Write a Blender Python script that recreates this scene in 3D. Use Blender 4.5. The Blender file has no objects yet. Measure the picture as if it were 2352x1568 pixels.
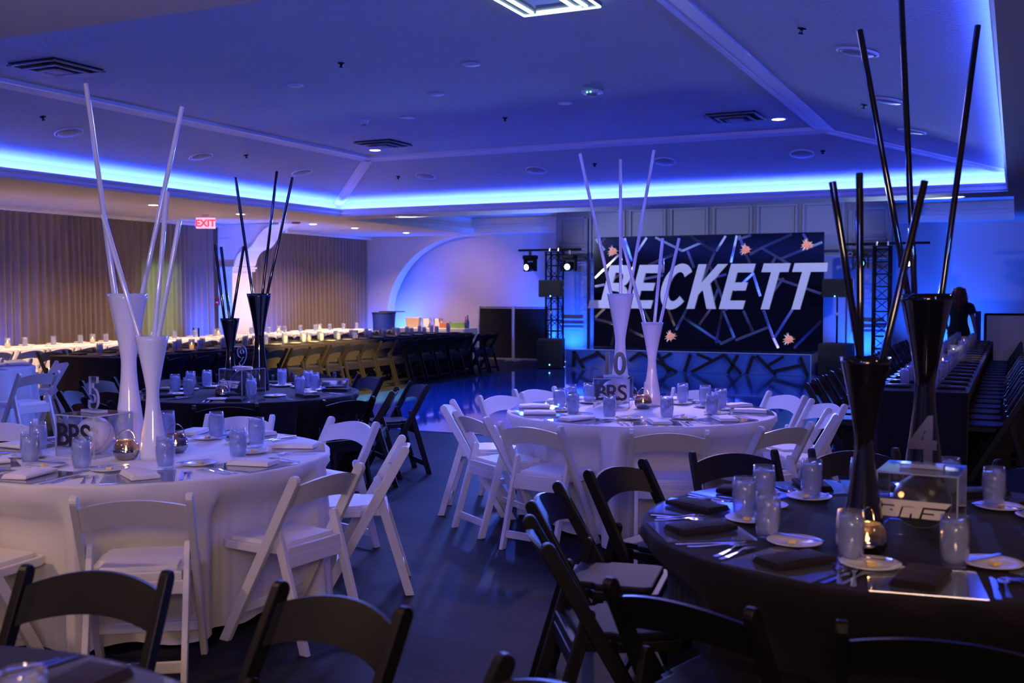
import bpy, bmesh, math, random
import numpy as np
from mathutils import Vector, Matrix
random.seed(7)
sc = bpy.context.scene
col = sc.collection
PI = math.pi

# ------------------------------------------------------------------ camera
F, CX, CY, H = 2445.0, 1176.0, 784.0, 1.55
YAW = math.atan2(2333 - CX, math.hypot(F, 110)); PITCH = math.atan2(110, F)
fwd = Vector((-math.sin(YAW) * math.cos(PITCH), math.cos(YAW) * math.cos(PITCH), -math.sin(PITCH)))
rgt = Vector((math.cos(YAW), math.sin(YAW), 0)); upv = rgt.cross(fwd)
cam = bpy.data.cameras.new('camera'); camo = bpy.data.objects.new('camera', cam); col.objects.link(camo)
cam.sensor_width = 36.0; cam.lens = 36.0 * F / 2352.0
cam.dof.use_dof = True; cam.dof.focus_distance = 6.9; cam.dof.aperture_fstop = 3.4
cam.clip_start = 0.05; cam.clip_end = 200
m = Matrix((rgt, upv, -fwd)).transposed().to_4x4(); m.translation = Vector((0, 0, H)); camo.matrix_world = m
sc.camera = camo
CAM = Vector((0, 0, H))
def ray(px, py): return fwd + rgt * ((px - CX) / F) - upv * ((py - CY) / F)
def Zp(px, py, z):                       # point of the plane height z seen at a photo pixel
    d = ray(px, py); return CAM + d * ((z - H) / d.z)
def Yp(px, py, y):
    d = ray(px, py); return CAM + d * (y / d.y)
def Xp(px, py, x):
    d = ray(px, py); return CAM + d * (x / d.x)
def Dp(px, py, dist): return CAM + ray(px, py) * dist

# ------------------------------------------------------------------ world, exposure, room lights
w = bpy.data.worlds.new('world'); sc.world = w; w.use_nodes = True
w.node_tree.nodes['Background'].inputs[0].default_value = (0.05, 0.06, 0.16, 1)
w.node_tree.nodes['Background'].inputs[1].default_value = 0.15
sc.view_settings.view_transform = 'Standard'; sc.view_settings.look = 'None'
sc.view_settings.exposure = 1.25; sc.view_settings.gamma = 1.0; sc.view_settings.use_curve_mapping = False
BLUE = (0.034, 0.076, 1.0); VIOLET = (0.16, 0.17, 1.0); WARM = (1.0, 0.62, 0.36)
def light(name, kind, loc, energy, color, target=None, **kw):
    l = bpy.data.lights.new(name, kind); l.energy = energy; l.color = color
    for k, v in kw.items(): setattr(l, k, v)
    o = bpy.data.objects.new(name, l); col.objects.link(o); o.location = loc
    if target is not None:
        o.rotation_euler = (Vector(target) - Vector(loc)).to_track_quat('-Z', 'Y').to_euler()
    return o
CEIL = 2.95; TX0, TX1, TY0, TY1 = -11.10, -0.12, 4.16, 16.2
RX0, RX1, RY0, RY1 = -9.28, -2.38, 6.2, 14.35; RZ = 3.72     # flat middle of the tray
cz = CEIL + 0.055
LED = 125.0
for (x, y, sx, sy, tgt) in ((TX0 - .085, (TY0 + TY1) / 2, .05, TY1 - TY0, (1, 0)), (TX1 + .085, (TY0 + TY1) / 2, .05, TY1 - TY0, (-1, 0)),
                            ((TX0 + TX1) / 2, TY1 + .085, TX1 - TX0, .05, (0, -1)), ((TX0 + TX1) / 2, TY0 - .085, TX1 - TX0, .05, (0, 1))):
    L = light('cove_led', 'AREA', (x, y, cz), LED * max(sx, sy) / 11, BLUE, shape='RECTANGLE', size=sx, size_y=sy)
    L.rotation_euler = (PI, 0, 0)
# warm recessed downlights (the fittings are built below)
DOWN = [(-12.33, 12.84), (-12.35, 14.96), (-12.80, 17.71), (-12.77, 19.16), (-12.70, 21.17)]
for x, y in DOWN + [(-12.4, 10.7), (-12.4, 8.5)]:
    light('downlight_lamp', 'SPOT', (x, y, CEIL - .03), 170, WARM, (x - .5, y, 0), spot_size=2.2, spot_blend=.8, shadow_soft_size=.06)
NEAR = [(-7.5, 1.6), (-4.2, 1.2), (-1.2, .6), (1.6, 2.5), (1.8, 6.5), (1.8, 11), (1.8, 16)]
for k, (x, y) in enumerate(NEAR):
    light('near_downlight_lamp', 'SPOT', (x, y, CEIL - .03), (80, 80, 40, 40, 50, 50, 50)[k], (1.0, .60, .38), (x, y, 0), spot_size=2.6, spot_blend=.9, shadow_soft_size=.12)
for x, y in ((-8.8, 13.77), (-2.71, 13.49)):
    light('tray_downlight_lamp', 'SPOT', (x, y, RZ - .03), 25, WARM, (x, y, 0), spot_size=1.4, spot_blend=.7, shadow_soft_size=.06)
light('rear_blue_fill', 'SPOT', (-.6, -.8, 2.75), 80, (.10, .16, 1.0), (-3.4, 8.0, .8), spot_size=1.0, spot_blend=.9, shadow_soft_size=.25)  # unseen fill added to put blue on the sides facing the camera
light('rear_warm_fill', 'AREA', (.9, -1.6, 2.3), 27, (1.0, .66, .46), (-3.4, 3.6, .9), shape='RECTANGLE', size=1.4, size_y=.5)  # unseen area light added to warm the chairs and cloth at front left
# blue stage wash coming from the moving heads on the trusses
for p, t, e, c, s in (((-9.5, 20.7, 2.2), (-3.0, 6.5, .6), 430, (.05, .12, 1), .45), ((-8.72, 20.7, 2.19), (-6.0, 5.5, .6), 650, (.03, .12, 1), .7),
                      ((-1.83, 20.7, 2.09), (-.8, 6, .6), 700, (.05, .12, 1), .6), ((-2.66, 20.7, 2.1), (-5, 11, 0), 700, (.03, .14, 1), .8)):
    light('moving_head_beam', 'SPOT', p, e, c, t, spot_size=s, spot_blend=.7, shadow_soft_size=.08)
# beams thrown on the ceiling by the heads and by two added fill spots out of view
for p, t, e, c, s in (((-8.8, 20.6, 2.3), (-6.5, 11.5, 3.7), 330, (.32, .44, 1), 1.0), ((-1.9, 20.6, 2.3), (-4.0, 10.5, 3.7), 240, (.26, .42, 1), 1.0),
                      ((-3.0, 1.0, 1.9), (-6.0, 8.5, 3.7), 55, (.40, .40, 1), 1.5), ((1.0, 3.0, 1.9), (-1.8, 10.0, 3.6), 16, (.05, .2, 1), 1.4)):
    light('ceiling_beam', 'SPOT', p, e, c, t, spot_size=s, spot_blend=.5, shadow_soft_size=.06)
# soft blue / lavender fill lamps added under the flat of the tray, no such fixtures
light('tray_fill', 'AREA', (-3.2, 9.2, RZ - .05), 40, (.34, .30, 1.0), (-2.6, 7.2, 0), shape='RECTANGLE', size=2.2, size_y=1.2, spread=2.0)
light('tray_fill', 'AREA', (-6.2, 8.6, RZ - .05), 110, (.20, .24, 1.0), (-6.0, 6.5, 0), shape='RECTANGLE', size=2.2, size_y=1.2, spread=2.0)
light('tray_fill', 'AREA', (-6.5, 12.5, RZ - .05), 60, (.05, .13, 1.0), (-6.5, 14, 0), shape='RECTANGLE', size=2.2, size_y=1.2, spread=2.0)
light('pin_spot', 'SPOT', (-2.9, 9.8, RZ - .05), 120, (1.0, .62, .75), (-2.3, 6.7, .7), spot_size=.75, spot_blend=.8, shadow_soft_size=.08)
# blue uplights washing the walls
UPL = [((-13.95, 22.8, .12), (-14.2, 23.0, 2.2), 150), ((-9.9, 22.45, .12), (-9.9, 23.1, 2.4), 110), ((-14.25, 16.1, .12), (-14.35, 17.1, 2.4), 141),
       ((-1.15, 22.0, .12), (-1.2, 22.6, 2.3), 95), ((-8.9, 21.55, .12), (-8.9, 22.1, 2.6), 120), ((-2.7, 21.55, .12), (-2.7, 22.1, 2.6), 130),
       ((-14.3, 11.6, .12), (-14.7, 11.6, 2.6), 30), ((-14.2, 18.35, .12), (-14.6, 18.5, 2.6), 45), ((-14.3, 22.3, .12), (-14.6, 22.5, 2.6), 40)]
for p, t, e in UPL:
    light('uplight_lamp', 'SPOT', p, e * 2.0, (.006, .085, 1), t, spot_size=1.5 if e == 141 else 2.1, spot_blend=.9, shadow_soft_size=.05)
light('wall_glow_lamp', 'SPOT', (-12.0, 20.6, CEIL - .05), 48, (1.0, .55, .42), (-12.0, 23.1, 1.3), spot_size=1.5, spot_blend=1.0, shadow_soft_size=.06)
light('ceiling_splash_lamp', 'SPOT', (-8.72, 20.5, 2.25), 60, (.8, 1, .62), (-8.1, 16.7, 2.95), spot_size=.30, spot_blend=.3, shadow_soft_size=.03)
light('ceiling_splash_lamp', 'SPOT', (-1.83, 20.5, 2.2), 60, (.8, 1, .62), (-1.6, 16.6, 2.95), spot_size=.40, spot_blend=.4, shadow_soft_size=.03)
light('chair_spot_lamp', 'SPOT', (-4.5, 9.5, RZ - .05), 8500, (1.0, .66, .16), (-9.3, 13.7, .35), spot_size=.38, spot_blend=.6, shadow_soft_size=.05)
light('row_fill', 'SPOT', (-2.7, 11.0, RZ - .05), 420, (1.0, .82, .40), (-.66, 14.0, .8), spot_size=.30, spot_blend=.8, shadow_soft_size=.04)  # added spot that brightens the glasses on the right long table
light('backdrop_fill', 'SPOT', (-10.3, 16.7, 2.88), 260, (.56, .62, 1.0), (-6.2, 21.2, 1.9), spot_size=1.1, spot_blend=.6, shadow_soft_size=.1)  # pair of added spots that brighten the backdrop letters
light('backdrop_fill', 'SPOT', (-.7, 16.7, 2.88), 260, (.56, .62, 1.0), (-5.4, 21.2, 1.9), spot_size=1.1, spot_blend=.6, shadow_soft_size=.1)

# ------------------------------------------------------------------ helpers
def lin(c): return tuple(((v / 12.92) if v <= .04045 else ((v + .055) / 1.055) ** 2.4) for v in c)
def mat(name, color, rough=.5, metal=0., spec=.5, bump=0., bscale=200., trans=0., coat=0., var=0., vscale=8., emit=None, estr=0., sheen=0.):
    m = bpy.data.materials.new(name); m.use_nodes = True; nt = m.node_tree; b = nt.nodes['Principled BSDF']
    b.inputs['Base Color'].default_value = (*color, 1); b.inputs['Roughness'].default_value = rough
    b.inputs['Metallic'].default_value = metal; b.inputs['Specular IOR Level'].default_value = spec
    if coat: b.inputs['Coat Weight'].default_value = coat
    if sheen: b.inputs['Sheen Weight'].default_value = sheen
    if trans: b.inputs['Transmission Weight'].default_value = trans
    if emit: b.inputs['Emission Color'].default_value = (*emit, 1); b.inputs['Emission Strength'].default_value = estr
    if bump or var:
        tc = nt.nodes.new('ShaderNodeTexCoord')
    if bump:
        n = nt.nodes.new('ShaderNodeTexNoise'); n.inputs['Scale'].default_value = bscale; n.inputs['Detail'].default_value = 3
        nt.links.new(tc.outputs['Object'], n.inputs['Vector'])
        bp = nt.nodes.new('ShaderNodeBump'); bp.inputs['Strength'].default_value = bump; bp.inputs['Distance'].default_value = .01
        nt.links.new(n.outputs['Fac'], bp.inputs['Height']); nt.links.new(bp.outputs['Normal'], b.inputs['Normal'])
    if var:
        n = nt.nodes.new('ShaderNodeTexNoise'); n.inputs['Scale'].default_value = vscale; n.inputs['Detail'].default_value = 4
        nt.links.new(tc.outputs['Object'], n.inputs['Vector'])
        r = nt.nodes.new('ShaderNodeMix'); r.data_type = 'RGBA'
        r.inputs[6].default_value = (*[max(0, c * (1 - var)) for c in color], 1); r.inputs[7].default_value = (*[min(1, c * (1 + var)) for c in color], 1)
        nt.links.new(n.outputs['Fac'], r.inputs[0]); nt.links.new(r.outputs[2], b.inputs['Base Color'])
    return m
def glassy(name, tint, opac, rough=.03, diff=(.8, .85, 1.0), dmix=0.0, base=.06):
    """thin glass: see-through, with a fresnel reflection and a little frost"""
    m = bpy.data.materials.new(name); m.use_nodes = True; nt = m.node_tree; nt.nodes.clear()
    out = nt.nodes.new('ShaderNodeOutputMaterial'); t = nt.nodes.new('ShaderNodeBsdfTransparent'); t.inputs[0].default_value = (*tint, 1)
    g = nt.nodes.new('ShaderNodeBsdfGlossy'); g.inputs['Roughness'].default_value = rough
    d = nt.nodes.new('ShaderNodeBsdfDiffuse'); d.inputs[0].default_value = (*diff, 1)
    lw = nt.nodes.new('ShaderNodeLayerWeight'); lw.inputs[0].default_value = .5; fr = nt.nodes.new('ShaderNodeMath'); fr.operation = 'POWER'; fr.inputs[1].default_value = 3.5
    nt.links.new(lw.outputs['Facing'], fr.inputs[0])
    ma = nt.nodes.new('ShaderNodeMath'); ma.operation = 'MULTIPLY_ADD'; ma.inputs[1].default_value = 1.0 - base; ma.inputs[2].default_value = base
    nt.links.new(fr.outputs[0], ma.inputs[0])
    m1 = nt.nodes.new('ShaderNodeMixShader'); m1.inputs[0].default_value = dmix
    nt.links.new(t.outputs[0], m1.inputs[1]); nt.links.new(d.outputs[0], m1.inputs[2])
    m2 = nt.nodes.new('ShaderNodeMixShader'); nt.links.new(ma.outputs[0], m2.inputs[0])
    nt.links.new(m1.outputs[0], m2.inputs[1]); nt.links.new(g.outputs[0], m2.inputs[2]); nt.links.new(m2.outputs[0], out.inputs[0])
    return m
M = {}
M['plaster'] = mat('plaster', (.45, .47, .50), .9, bump=.55, bscale=38, var=.05, vscale=2)
M['soffit'] = mat('soffit_paint', (.52, .47, .45), .8, var=.04, vscale=1)
M['trimw'] = mat('trim_paint', (.74, .72, .73), .55)
M['wall'] = mat('wall_paint', (.55, .52, .55), .8, var=.04, vscale=1.5)
M['panelw'] = mat('panel_paint', (.21, .21, .27), .55)
M['panelm'] = mat('panel_moulding', (.25, .25, .32), .5)
M['curtain'] = mat('curtain_cloth', (.26, .21, .19), .9, bump=.15, bscale=300, var=.12, vscale=3, sheen=.2)
M['wchair'] = mat('white_resin', (.72, .71, .70), .38, bump=.02, bscale=150)
M['wpad'] = mat('white_vinyl', (.78, .76, .74), .45, bump=.08, bscale=120)
M['bchair'] = mat('black_resin', (.006, .005, .006), .42, spec=.3, bump=.03, bscale=150)
M['bpad'] = mat('black_vinyl', (.009, .009, .011), .55, spec=.2, bump=.10, bscale=100)
M['wcloth'] = mat('white_linen', (.74, .72, .71), .85, bump=.12, bscale=500, sheen=.2)
M['bcloth'] = mat('black_linen', (.010, .007, .011), .85, spec=.25, bump=.12, bscale=500, sheen=.03)
M['wnap'] = mat('white_napkin_linen', (.80, .77, .75), .85, bump=.1, bscale=400)
M['bnap'] = mat('dark_napkin_linen', (.016, .010, .015), .85, spec=.2, bump=.15, bscale=400, sheen=.04)
M['wglaze'] = mat('white_gloss_glaze', (.74, .72, .74), .10, spec=.6, coat=.5)
M['bglaze'] = mat('black_gloss_glaze', (.006, .005, .008), .07, spec=.7, coat=.6)
M['steel'] = mat('cutlery_steel', (.62, .62, .66), .16, metal=1)
M['chrome'] = mat('dark_chrome', (.42, .40, .42), .07, metal=1)
M['foil'] = mat('silver_foil', (.80, .82, .88), .07, metal=1, bump=.12, bscale=5)
M['china'] = mat('white_china', (.74, .73, .72), .18)
M['butter'] = mat('butter', (.78, .58, .20), .45)
M['glass'] = glassy('clear_glass', (.93, .95, 1), 0, .04, dmix=.06, base=.04)
M['ice'] = glassy('iced_water', (.70, .76, .92), 0, .25, diff=(.62, .68, .85), dmix=.34, base=.07)
M['acryl'] = glassy('clear_acrylic', (.92, .94, .98), 0, .02, dmix=.015, base=.03)
M['acryledge'] = glassy('acrylic_edge', (.6, .66, .8), 0, .1, diff=(.7, .75, .95), dmix=.5, base=.1)
M['charger'] = glassy('glass_charger', (.80, .84, .92), 0, .05, dmix=.10, base=.16)
M['stageg'] = glassy('stage_acrylic', (.6, .7, .95), 0, .06, diff=(.10, .24, .85), dmix=.34, base=.24)  # blue diffuse share stands in for blue reflections in the clear acrylic
M['smoke'] = glassy('smoked_glass', (.55, .50, .52), 0, .04, dmix=.03, base=.10)
M['mirror'] = mat('grey_mirror', (.62, .62, .68), .16, metal=1)
M['blackpl'] = mat('matt_black', (.005, .005, .007), .6, spec=.2)
M['blackgl'] = mat('backdrop_black_gloss', (.004, .004, .010), .12, spec=.25)
M['cabinet'] = mat('speaker_black', (.012, .012, .014), .7, bump=.2, bscale=300)
M['grille'] = mat('speaker_grille', (.008, .008, .010), .5, metal=.4, bump=.5, bscale=500)
M['greypl'] = mat('grey_paint', (.30, .30, .33), .5)
M['alu'] = mat('aluminium', (.55, .55, .60), .3, metal=1)
M['letter'] = mat('letter_white', (.85, .85, .88), .4)
M['letterk'] = mat('letter_black', (.012, .010, .03), .4)
M['letterc'] = mat('letter_cream', (.72, .68, .60), .5)
M['bulb'] = mat('lamp_lens', (1, .9, .7), .5, emit=(1, .80, .45), estr=9)
M['headl'] = mat('beam_lens', (.8, 1, 1), .2, emit=(.55, 1, .88), estr=22)
M['headd'] = mat('dim_beam_lens', (.1, .4, .4), .1, emit=(.15, .8, .75), estr=2)
M['flame'] = mat('candle_flame', (1, .6, .2), .5, emit=(1, .45, .10), estr=14)
M['wax'] = mat('candle_wax', (.8, .6, .4), .5, emit=(1, .4, .1), estr=.6)
M['exitw'] = mat('exit_sign_face', (.8, .6, .65), .4, emit=(.75, .35, .6), estr=.55)
M['exitr'] = mat('exit_letters', (.8, .03, .03), .4, emit=(1, .03, .05), estr=1.0)
M['red'] = mat('red_paint', (.55, .03, .03), .4)
M['vent'] = mat('vent_metal', (.14, .14, .17), .5)
M['ventdk'] = mat('vent_dark', (.006, .006, .012), .8)
M['ball_w'] = mat('white_leather', (.74, .72, .70), .4, bump=.05)
M['ball_b'] = mat('dark_leather', (.030, .022, .022), .28, bump=.15, bscale=60)
M['glowball'] = mat('ornament_glow', (.75, .30, .16), .35, emit=(1, .34, .24), estr=.16)
M['spike'] = mat('ornament_spike', (.85, .78, .80), .3, emit=(1, .7, .65), estr=.10)
M['skin'] = mat('skin', (.42, .22, .15), .5)
M['hair'] = mat('auburn_hair', (.16, .030, .022), .5)
M['shirt'] = mat('black_cotton', (.008, .008, .011), .9)
M['denim'] = mat('dark_trousers', (.010, .010, .014), .85)
M['board'] = mat('whiteboard_face', (.55, .50, .50), .35)
M['wicker'] = mat('paper_bag', (.55, .40, .28), .8)
M['green'] = mat('green_carton', (.22, .45, .10), .6)
M['orange'] = mat('orange_carton', (.55, .18, .06), .6)
M['bluep'] = mat('blue_plastic', (.03, .08, .5), .3)
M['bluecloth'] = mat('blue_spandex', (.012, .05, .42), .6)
M['screen'] = mat('black_screen_cloth', (.008, .008, .012), .95)
M['led'] = mat('blue_indicator', (.1, .3, 1), .4, emit=(.08, .3, 1), estr=6)
M['strip'] = mat('lit_slot', (.7, .9, 1), .4, emit=(.55, .85, 1), estr=1.1)

def woodfloor():
    m = bpy.data.materials.new('dark_plank_floor'); m.use_nodes = True; nt = m.node_tree; b = nt.nodes['Principled BSDF']
    tc = nt.nodes.new('ShaderNodeTexCoord'); br = nt.nodes.new('ShaderNodeTexBrick'); mp = nt.nodes.new('ShaderNodeMapping')
    nt.links.new(tc.outputs['Object'], mp.inputs[0]); nt.links.new(mp.outputs[0], br.inputs[0])
    br.inputs['Scale'].default_value = 1; br.inputs['Brick Width'].default_value = 1.22; br.inputs['Row Height'].default_value = .18
    br.inputs['Mortar Size'].default_value = .0016; br.inputs['Mortar Smooth'].default_value = .3; br.offset = .37
    br.inputs['Color1'].default_value = (.013, .015, .022, 1); br.inputs['Color2'].default_value = (.020, .022, .032, 1); br.inputs['Mortar'].default_value = (.018, .013, .012, 1)
    n = nt.nodes.new('ShaderNodeTexNoise'); mp2 = nt.nodes.new('ShaderNodeMapping'); mp2.inputs['Scale'].default_value = (3, 60, 1)
    nt.links.new(tc.outputs['Object'], mp2.inputs[0]); nt.links.new(mp2.outputs[0], n.inputs[0]); n.inputs['Detail'].default_value = 5; n.inputs['Scale'].default_value = 1
    mx = nt.nodes.new('ShaderNodeMix'); mx.data_type = 'RGBA'; mx.blend_type = 'MULTIPLY'; mx.inputs[0].default_value = .8
    rp = nt.nodes.new('ShaderNodeValToRGB'); rp.color_ramp.elements[0].color = (.55, .55, .55, 1); rp.color_ramp.elements[1].color = (1.25, 1.25, 1.25, 1)
    rp.color_ramp.elements[0].position = .3; rp.color_ramp.elements[1].position = .7
    nt.links.new(n.outputs[0], rp.inputs[0]); nt.links.new(br.outputs[0], mx.inputs[6]); nt.links.new(rp.outputs[0], mx.inputs[7]); nt.links.new(mx.outputs[2], b.inputs['Base Color'])
    bp = nt.nodes.new('ShaderNodeBump'); bp.inputs['Strength'].default_value = .25; bp.inputs['Distance'].default_value = .003
    nt.links.new(n.outputs[0], bp.inputs['Height']); nt.links.new(bp.outputs[0], b.inputs['Normal'])
    b.inputs['Roughness'].default_value = .55; b.inputs['Specular IOR Level'].default_value = .05
    return m
M['floor'] = woodfloor()
M['dance'] = mat('dance_floor_vinyl', (.02, .11, .50), .07, spec=.9, bump=.05, bscale=2.5, coat=.4)  # deep blue raised to stand in for the blue wall's reflection
def add_sheer(mname):     # curtain cloth lets a little light through
    m = M[mname]; nt = m.node_tree; b = nt.nodes['Principled BSDF']; out = nt.nodes['Material Output']
    t = nt.nodes.new('ShaderNodeBsdfTranslucent'); t.inputs[0].default_value = (.45, .38, .32, 1)
    mx = nt.nodes.new('ShaderNodeMixShader'); mx.inputs[0].default_value = .25
    nt.links.new(b.outputs[0], mx.inputs[1]); nt.links.new(t.outputs[0], mx.inputs[2]); nt.links.new(mx.outputs[0], out.inputs[0])
add_sheer('curtain')

class MB:
    def __init__(s): s.v = []; s.f = []; s.sm = []
    def add(s, vs, fs, smooth=False, X=None):
        n = len(s.v)
        s.v += [tuple(X @ Vector(p)) if X is not None else tuple(p) for p in vs]
        s.f += [tuple(i + n for i in f) for f in fs]; s.sm += [smooth] * len(fs); return s
    def box(s, c, d, X=None):
        x, y, z = c; a, b, e = d[0] / 2, d[1] / 2, d[2] / 2
        vs = [(x + i * a, y + j * b, z + k * e) for k in (-1, 1) for j in (-1, 1) for i in (-1, 1)]
        return s.add(vs, [(0, 2, 3, 1), (4, 5, 7, 6), (0, 1, 5, 4), (2, 6, 7, 3), (0, 4, 6, 2), (1, 3, 7, 5)], False, X)
    def beam(s, p, q, wd, ht, up=(0, 0, 1)):        # rectangular bar from p to q
        p, q = Vector(p), Vector(q); d = q - p; L = d.length; d.normalize()
        u = Vector(up)
        if abs(d.dot(u)) > .98: u = Vector((0, 1, 0)) if abs(d.y) < .9 else Vector((1, 0, 0))
        r = d.cross(u).normalized(); u = r.cross(d)
        X = Matrix((r, d, u)).transposed().to_4x4(); X.translation = (p + q) / 2
        return s.box((0, 0, 0), (wd, L, ht), X)
    def prism(s, poly, t, X=None, smooth=False):      # polygon in local XZ... (x, z), thickness t along y
        n = len(poly)
        vs = [(x, -t / 2, z) for x, z in poly] + [(x, t / 2, z) for x, z in poly]
        fs = [tuple(range(n)), tuple(reversed(range(n, 2 * n)))] + [(i, i + n, (i + 1) % n + n, (i + 1) % n) for i in range(n)]
        return s.add(vs, fs, smooth, X)
    def lathe(s, prof, seg=24, X=None, smooth=True, cap=True):
        vs = []; fs = []; n = len(prof)
        for r, z in prof:
            for k in range(seg):
                a = 2 * PI * k / seg; vs.append((r * math.cos(a), r * math.sin(a), z))
        for i in range(n - 1):
            for k in range(seg):
                k2 = (k + 1) % seg; fs.append((i * seg + k, i * seg + k2, (i + 1) * seg + k2, (i + 1) * seg + k))
        if cap:
            fs.append(tuple(reversed(range(seg)))); fs.append(tuple(range((n - 1) * seg, n * seg)))
        return s.add(vs, fs, smooth, X)
    def tube(s, pts, r, seg=8, smooth=True):
        pts = [Vector(p) for p in pts]; rs = r if isinstance(r, (list, tuple)) else [r] * len(pts); vs = []; fs = []
        u = None
        for i, p in enumerate(pts):
            d = (pts[min(i + 1, len(pts) - 1)] - pts[max(i - 1, 0)]).normalized()
            if u is None: u = d.orthogonal().normalized()
            u = (u - d * u.dot(d)).normalized(); b = d.cross(u)
            for k in range(seg):
                a = 2 * PI * k / seg; vs.append(p + (u * math.cos(a) + b * math.sin(a)) * rs[i])
        for i in range(len(pts) - 1):
            for k in range(seg):
                k2 = (k + 1) % seg; fs.append((i * seg + k, i * seg + k2, (i + 1) * seg + k2, (i + 1) * seg + k))
        fs.append(tuple(reversed(range(seg)))); fs.append(tuple(range((len(pts) - 1) * seg, len(pts) * seg)))
        return s.add(vs, fs, smooth)
    def loft(s, rings, smooth=True, cap=True):        # rings: lists of points of equal length
        n = len(rings[0]); vs = [p for r in rings for p in r]; fs = []
        for i in range(len(rings) - 1):
            for k in range(n):
                k2 = (k + 1) % n; fs.append((i * n + k, i * n + k2, (i + 1) * n + k2, (i + 1) * n + k))
        if cap: fs.append(tuple(reversed(range(n)))); fs.append(tuple(range((len(rings) - 1) * n, len(rings) * n)))
        return s.add(vs, fs, smooth)
    def ball(s, c, r, seg=16, rg=10, sc3=(1, 1, 1)):
        prof = [(max(1e-4, math.sin(PI * i / rg)) * r, -math.cos(PI * i / rg) * r) for i in range(rg + 1)]
        X = Matrix.Translation(c) @ Matrix.Diagonal((*sc3, 1)); return s.lathe(prof, seg, X, True, True)
    def mesh(s, name, mt=None, bev=0.):
        me = bpy.data.meshes.new(name); me.from_pydata(s.v, [], s.f); me.validate()
        if len(me.polygons) == len(s.sm): me.polygons.foreach_set('use_smooth', s.sm)
        if bev:
            bm = bmesh.new(); bm.from_mesh(me)
            bmesh.ops.remove_doubles(bm, verts=bm.verts, dist=1e-5)
            es = [e for e in bm.edges if len(e.link_faces) == 2 and e.calc_face_angle(0) > .6]
            bmesh.ops.bevel(bm, geom=es, offset=bev, segments=2, affect='EDGES', profile=.6)
            bm.normal_update(); bm.to_mesh(me); bm.free()
        if mt is not None: me.materials.append(mt)
        me.update(); return me
def recalc(me):
    bm = bmesh.new(); bm.from_mesh(me); bmesh.ops.recalc_face_normals(bm, faces=bm.faces); bm.to_mesh(me); bm.free()
def obj(name, me, parent=None, loc=None, rz=None, **props):
    if isinstance(me, tuple): me = me[0].mesh(name, *me[1:]); recalc(me)
    o = bpy.data.objects.new(name, me); col.objects.link(o)
    if parent is not None: o.parent = parent
    if loc is not None: o.location = loc
    if rz is not None: o.rotation_euler = (0, 0, rz)
    for k, v in props.items(): o[k] = v
    return o
def empty(name, loc=(0, 0, 0), rz=0):
    o = bpy.data.objects.new(name, None); col.objects.link(o); o.location = loc; o.rotation_euler = (0, 0, rz); o.empty_display_size = .05; return o
def tag(o, label, cat, group=None, kind=None):
    o['label'] = label; o['category'] = cat
    if group: o['group'] = group
    if kind: o['kind'] = kind
    return o
def dup(root, loc=None, rz=None, label=None, group=None):
    r = root.copy(); col.objects.link(r)
    if loc is not None: r.location = loc
    if rz is not None: r.rotation_euler = (0, 0, rz)
    if label: r['label'] = label
    if group: r['group'] = group
    for ch in list(root.children):
        c = ch.copy(); col.objects.link(c); c.parent = r
        for g in list(ch.children):
            d = g.copy(); col.objects.link(d); d.parent = c
    return r
class Proto:                       # first use moves the original, later uses copy it
    def __init__(s, root): s.root = root; s.used = False
    def place(s, loc, rz, label, group):
        if not s.used:
            s.used = True; o = s.root; o.location = loc; o.rotation_euler = (0, 0, rz); o['label'] = label
            if group: o['group'] = group
            return o
        return dup(s.root, loc, rz, label, group)
def struct(name, mb, mt, parent=None, bev=0., label=None):
    o = obj(name, (mb, mt, bev), parent)
    if parent is None: o['kind'] = 'structure'
    if label: o['label'] = label
    return o
def curve_mesh(name, splines, depth, mt, bevel=0.):
    cu = bpy.data.curves.new(name, 'CURVE'); cu.dimensions = '2D'; cu.fill_mode = 'BOTH'; cu.extrude = depth / 2; cu.bevel_depth = bevel
    for pts in splines:
        sp = cu.splines.new('POLY'); sp.points.add(len(pts) - 1)
        for i, (x, y) in enumerate(pts): sp.points[i].co = (x, y, 0, 1)
        sp.use_cyclic_u = True
    t = bpy.data.objects.new(name, cu); col.objects.link(t); dg = bpy.context.evaluated_depsgraph_get(); dg.update()
    me = bpy.data.meshes.new_from_object(t.evaluated_get(dg)); me.name = name
    bpy.data.objects.remove(t); me.materials.clear(); me.materials.append(mt); return me
def text_mesh(body, size, depth, mt, offset=0., shear=0., space=1.):
    cu = bpy.data.curves.new('lettering', 'FONT'); cu.body = body; cu.size = size; cu.extrude = depth / 2; cu.offset = offset; cu.shear = shear
    cu.align_x = 'CENTER'; cu.space_character = space
    t = bpy.data.objects.new('lettering', cu); col.objects.link(t); dg = bpy.context.evaluated_depsgraph_get(); dg.update()
    me = bpy.data.meshes.new_from_object(t.evaluated_get(dg)); me.name = 'lettering'
    bpy.data.objects.remove(t); me.materials.clear(); me.materials.append(mt); return me
ORD = ['', 'first', 'second', 'third', 'fourth', 'fifth', 'sixth', 'seventh', 'eighth', 'ninth', 'tenth', 'eleventh', 'twelfth', 'thirteenth', 'fourteenth',
       'fifteenth', 'sixteenth', 'seventeenth', 'eighteenth', 'nineteenth', 'twentieth', 'twenty-first', 'twenty-second']
HRS = ['twelve', 'one', 'two', 'three', 'four', 'five', 'six', 'seven', 'eight', 'nine', 'ten', 'eleven']
def clock(center, ang):            # clock position of a seat as seen from the camera side (six o'clock nearest the camera)
    to_cam = math.atan2(-center[1], -center[0])
    h = (6 - math.degrees(ang - to_cam) / 30.0) % 12
    hh = round(h * 2) / 2 % 12
    return ('half past ' if hh % 1 else '') + HRS[int(hh)]

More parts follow.
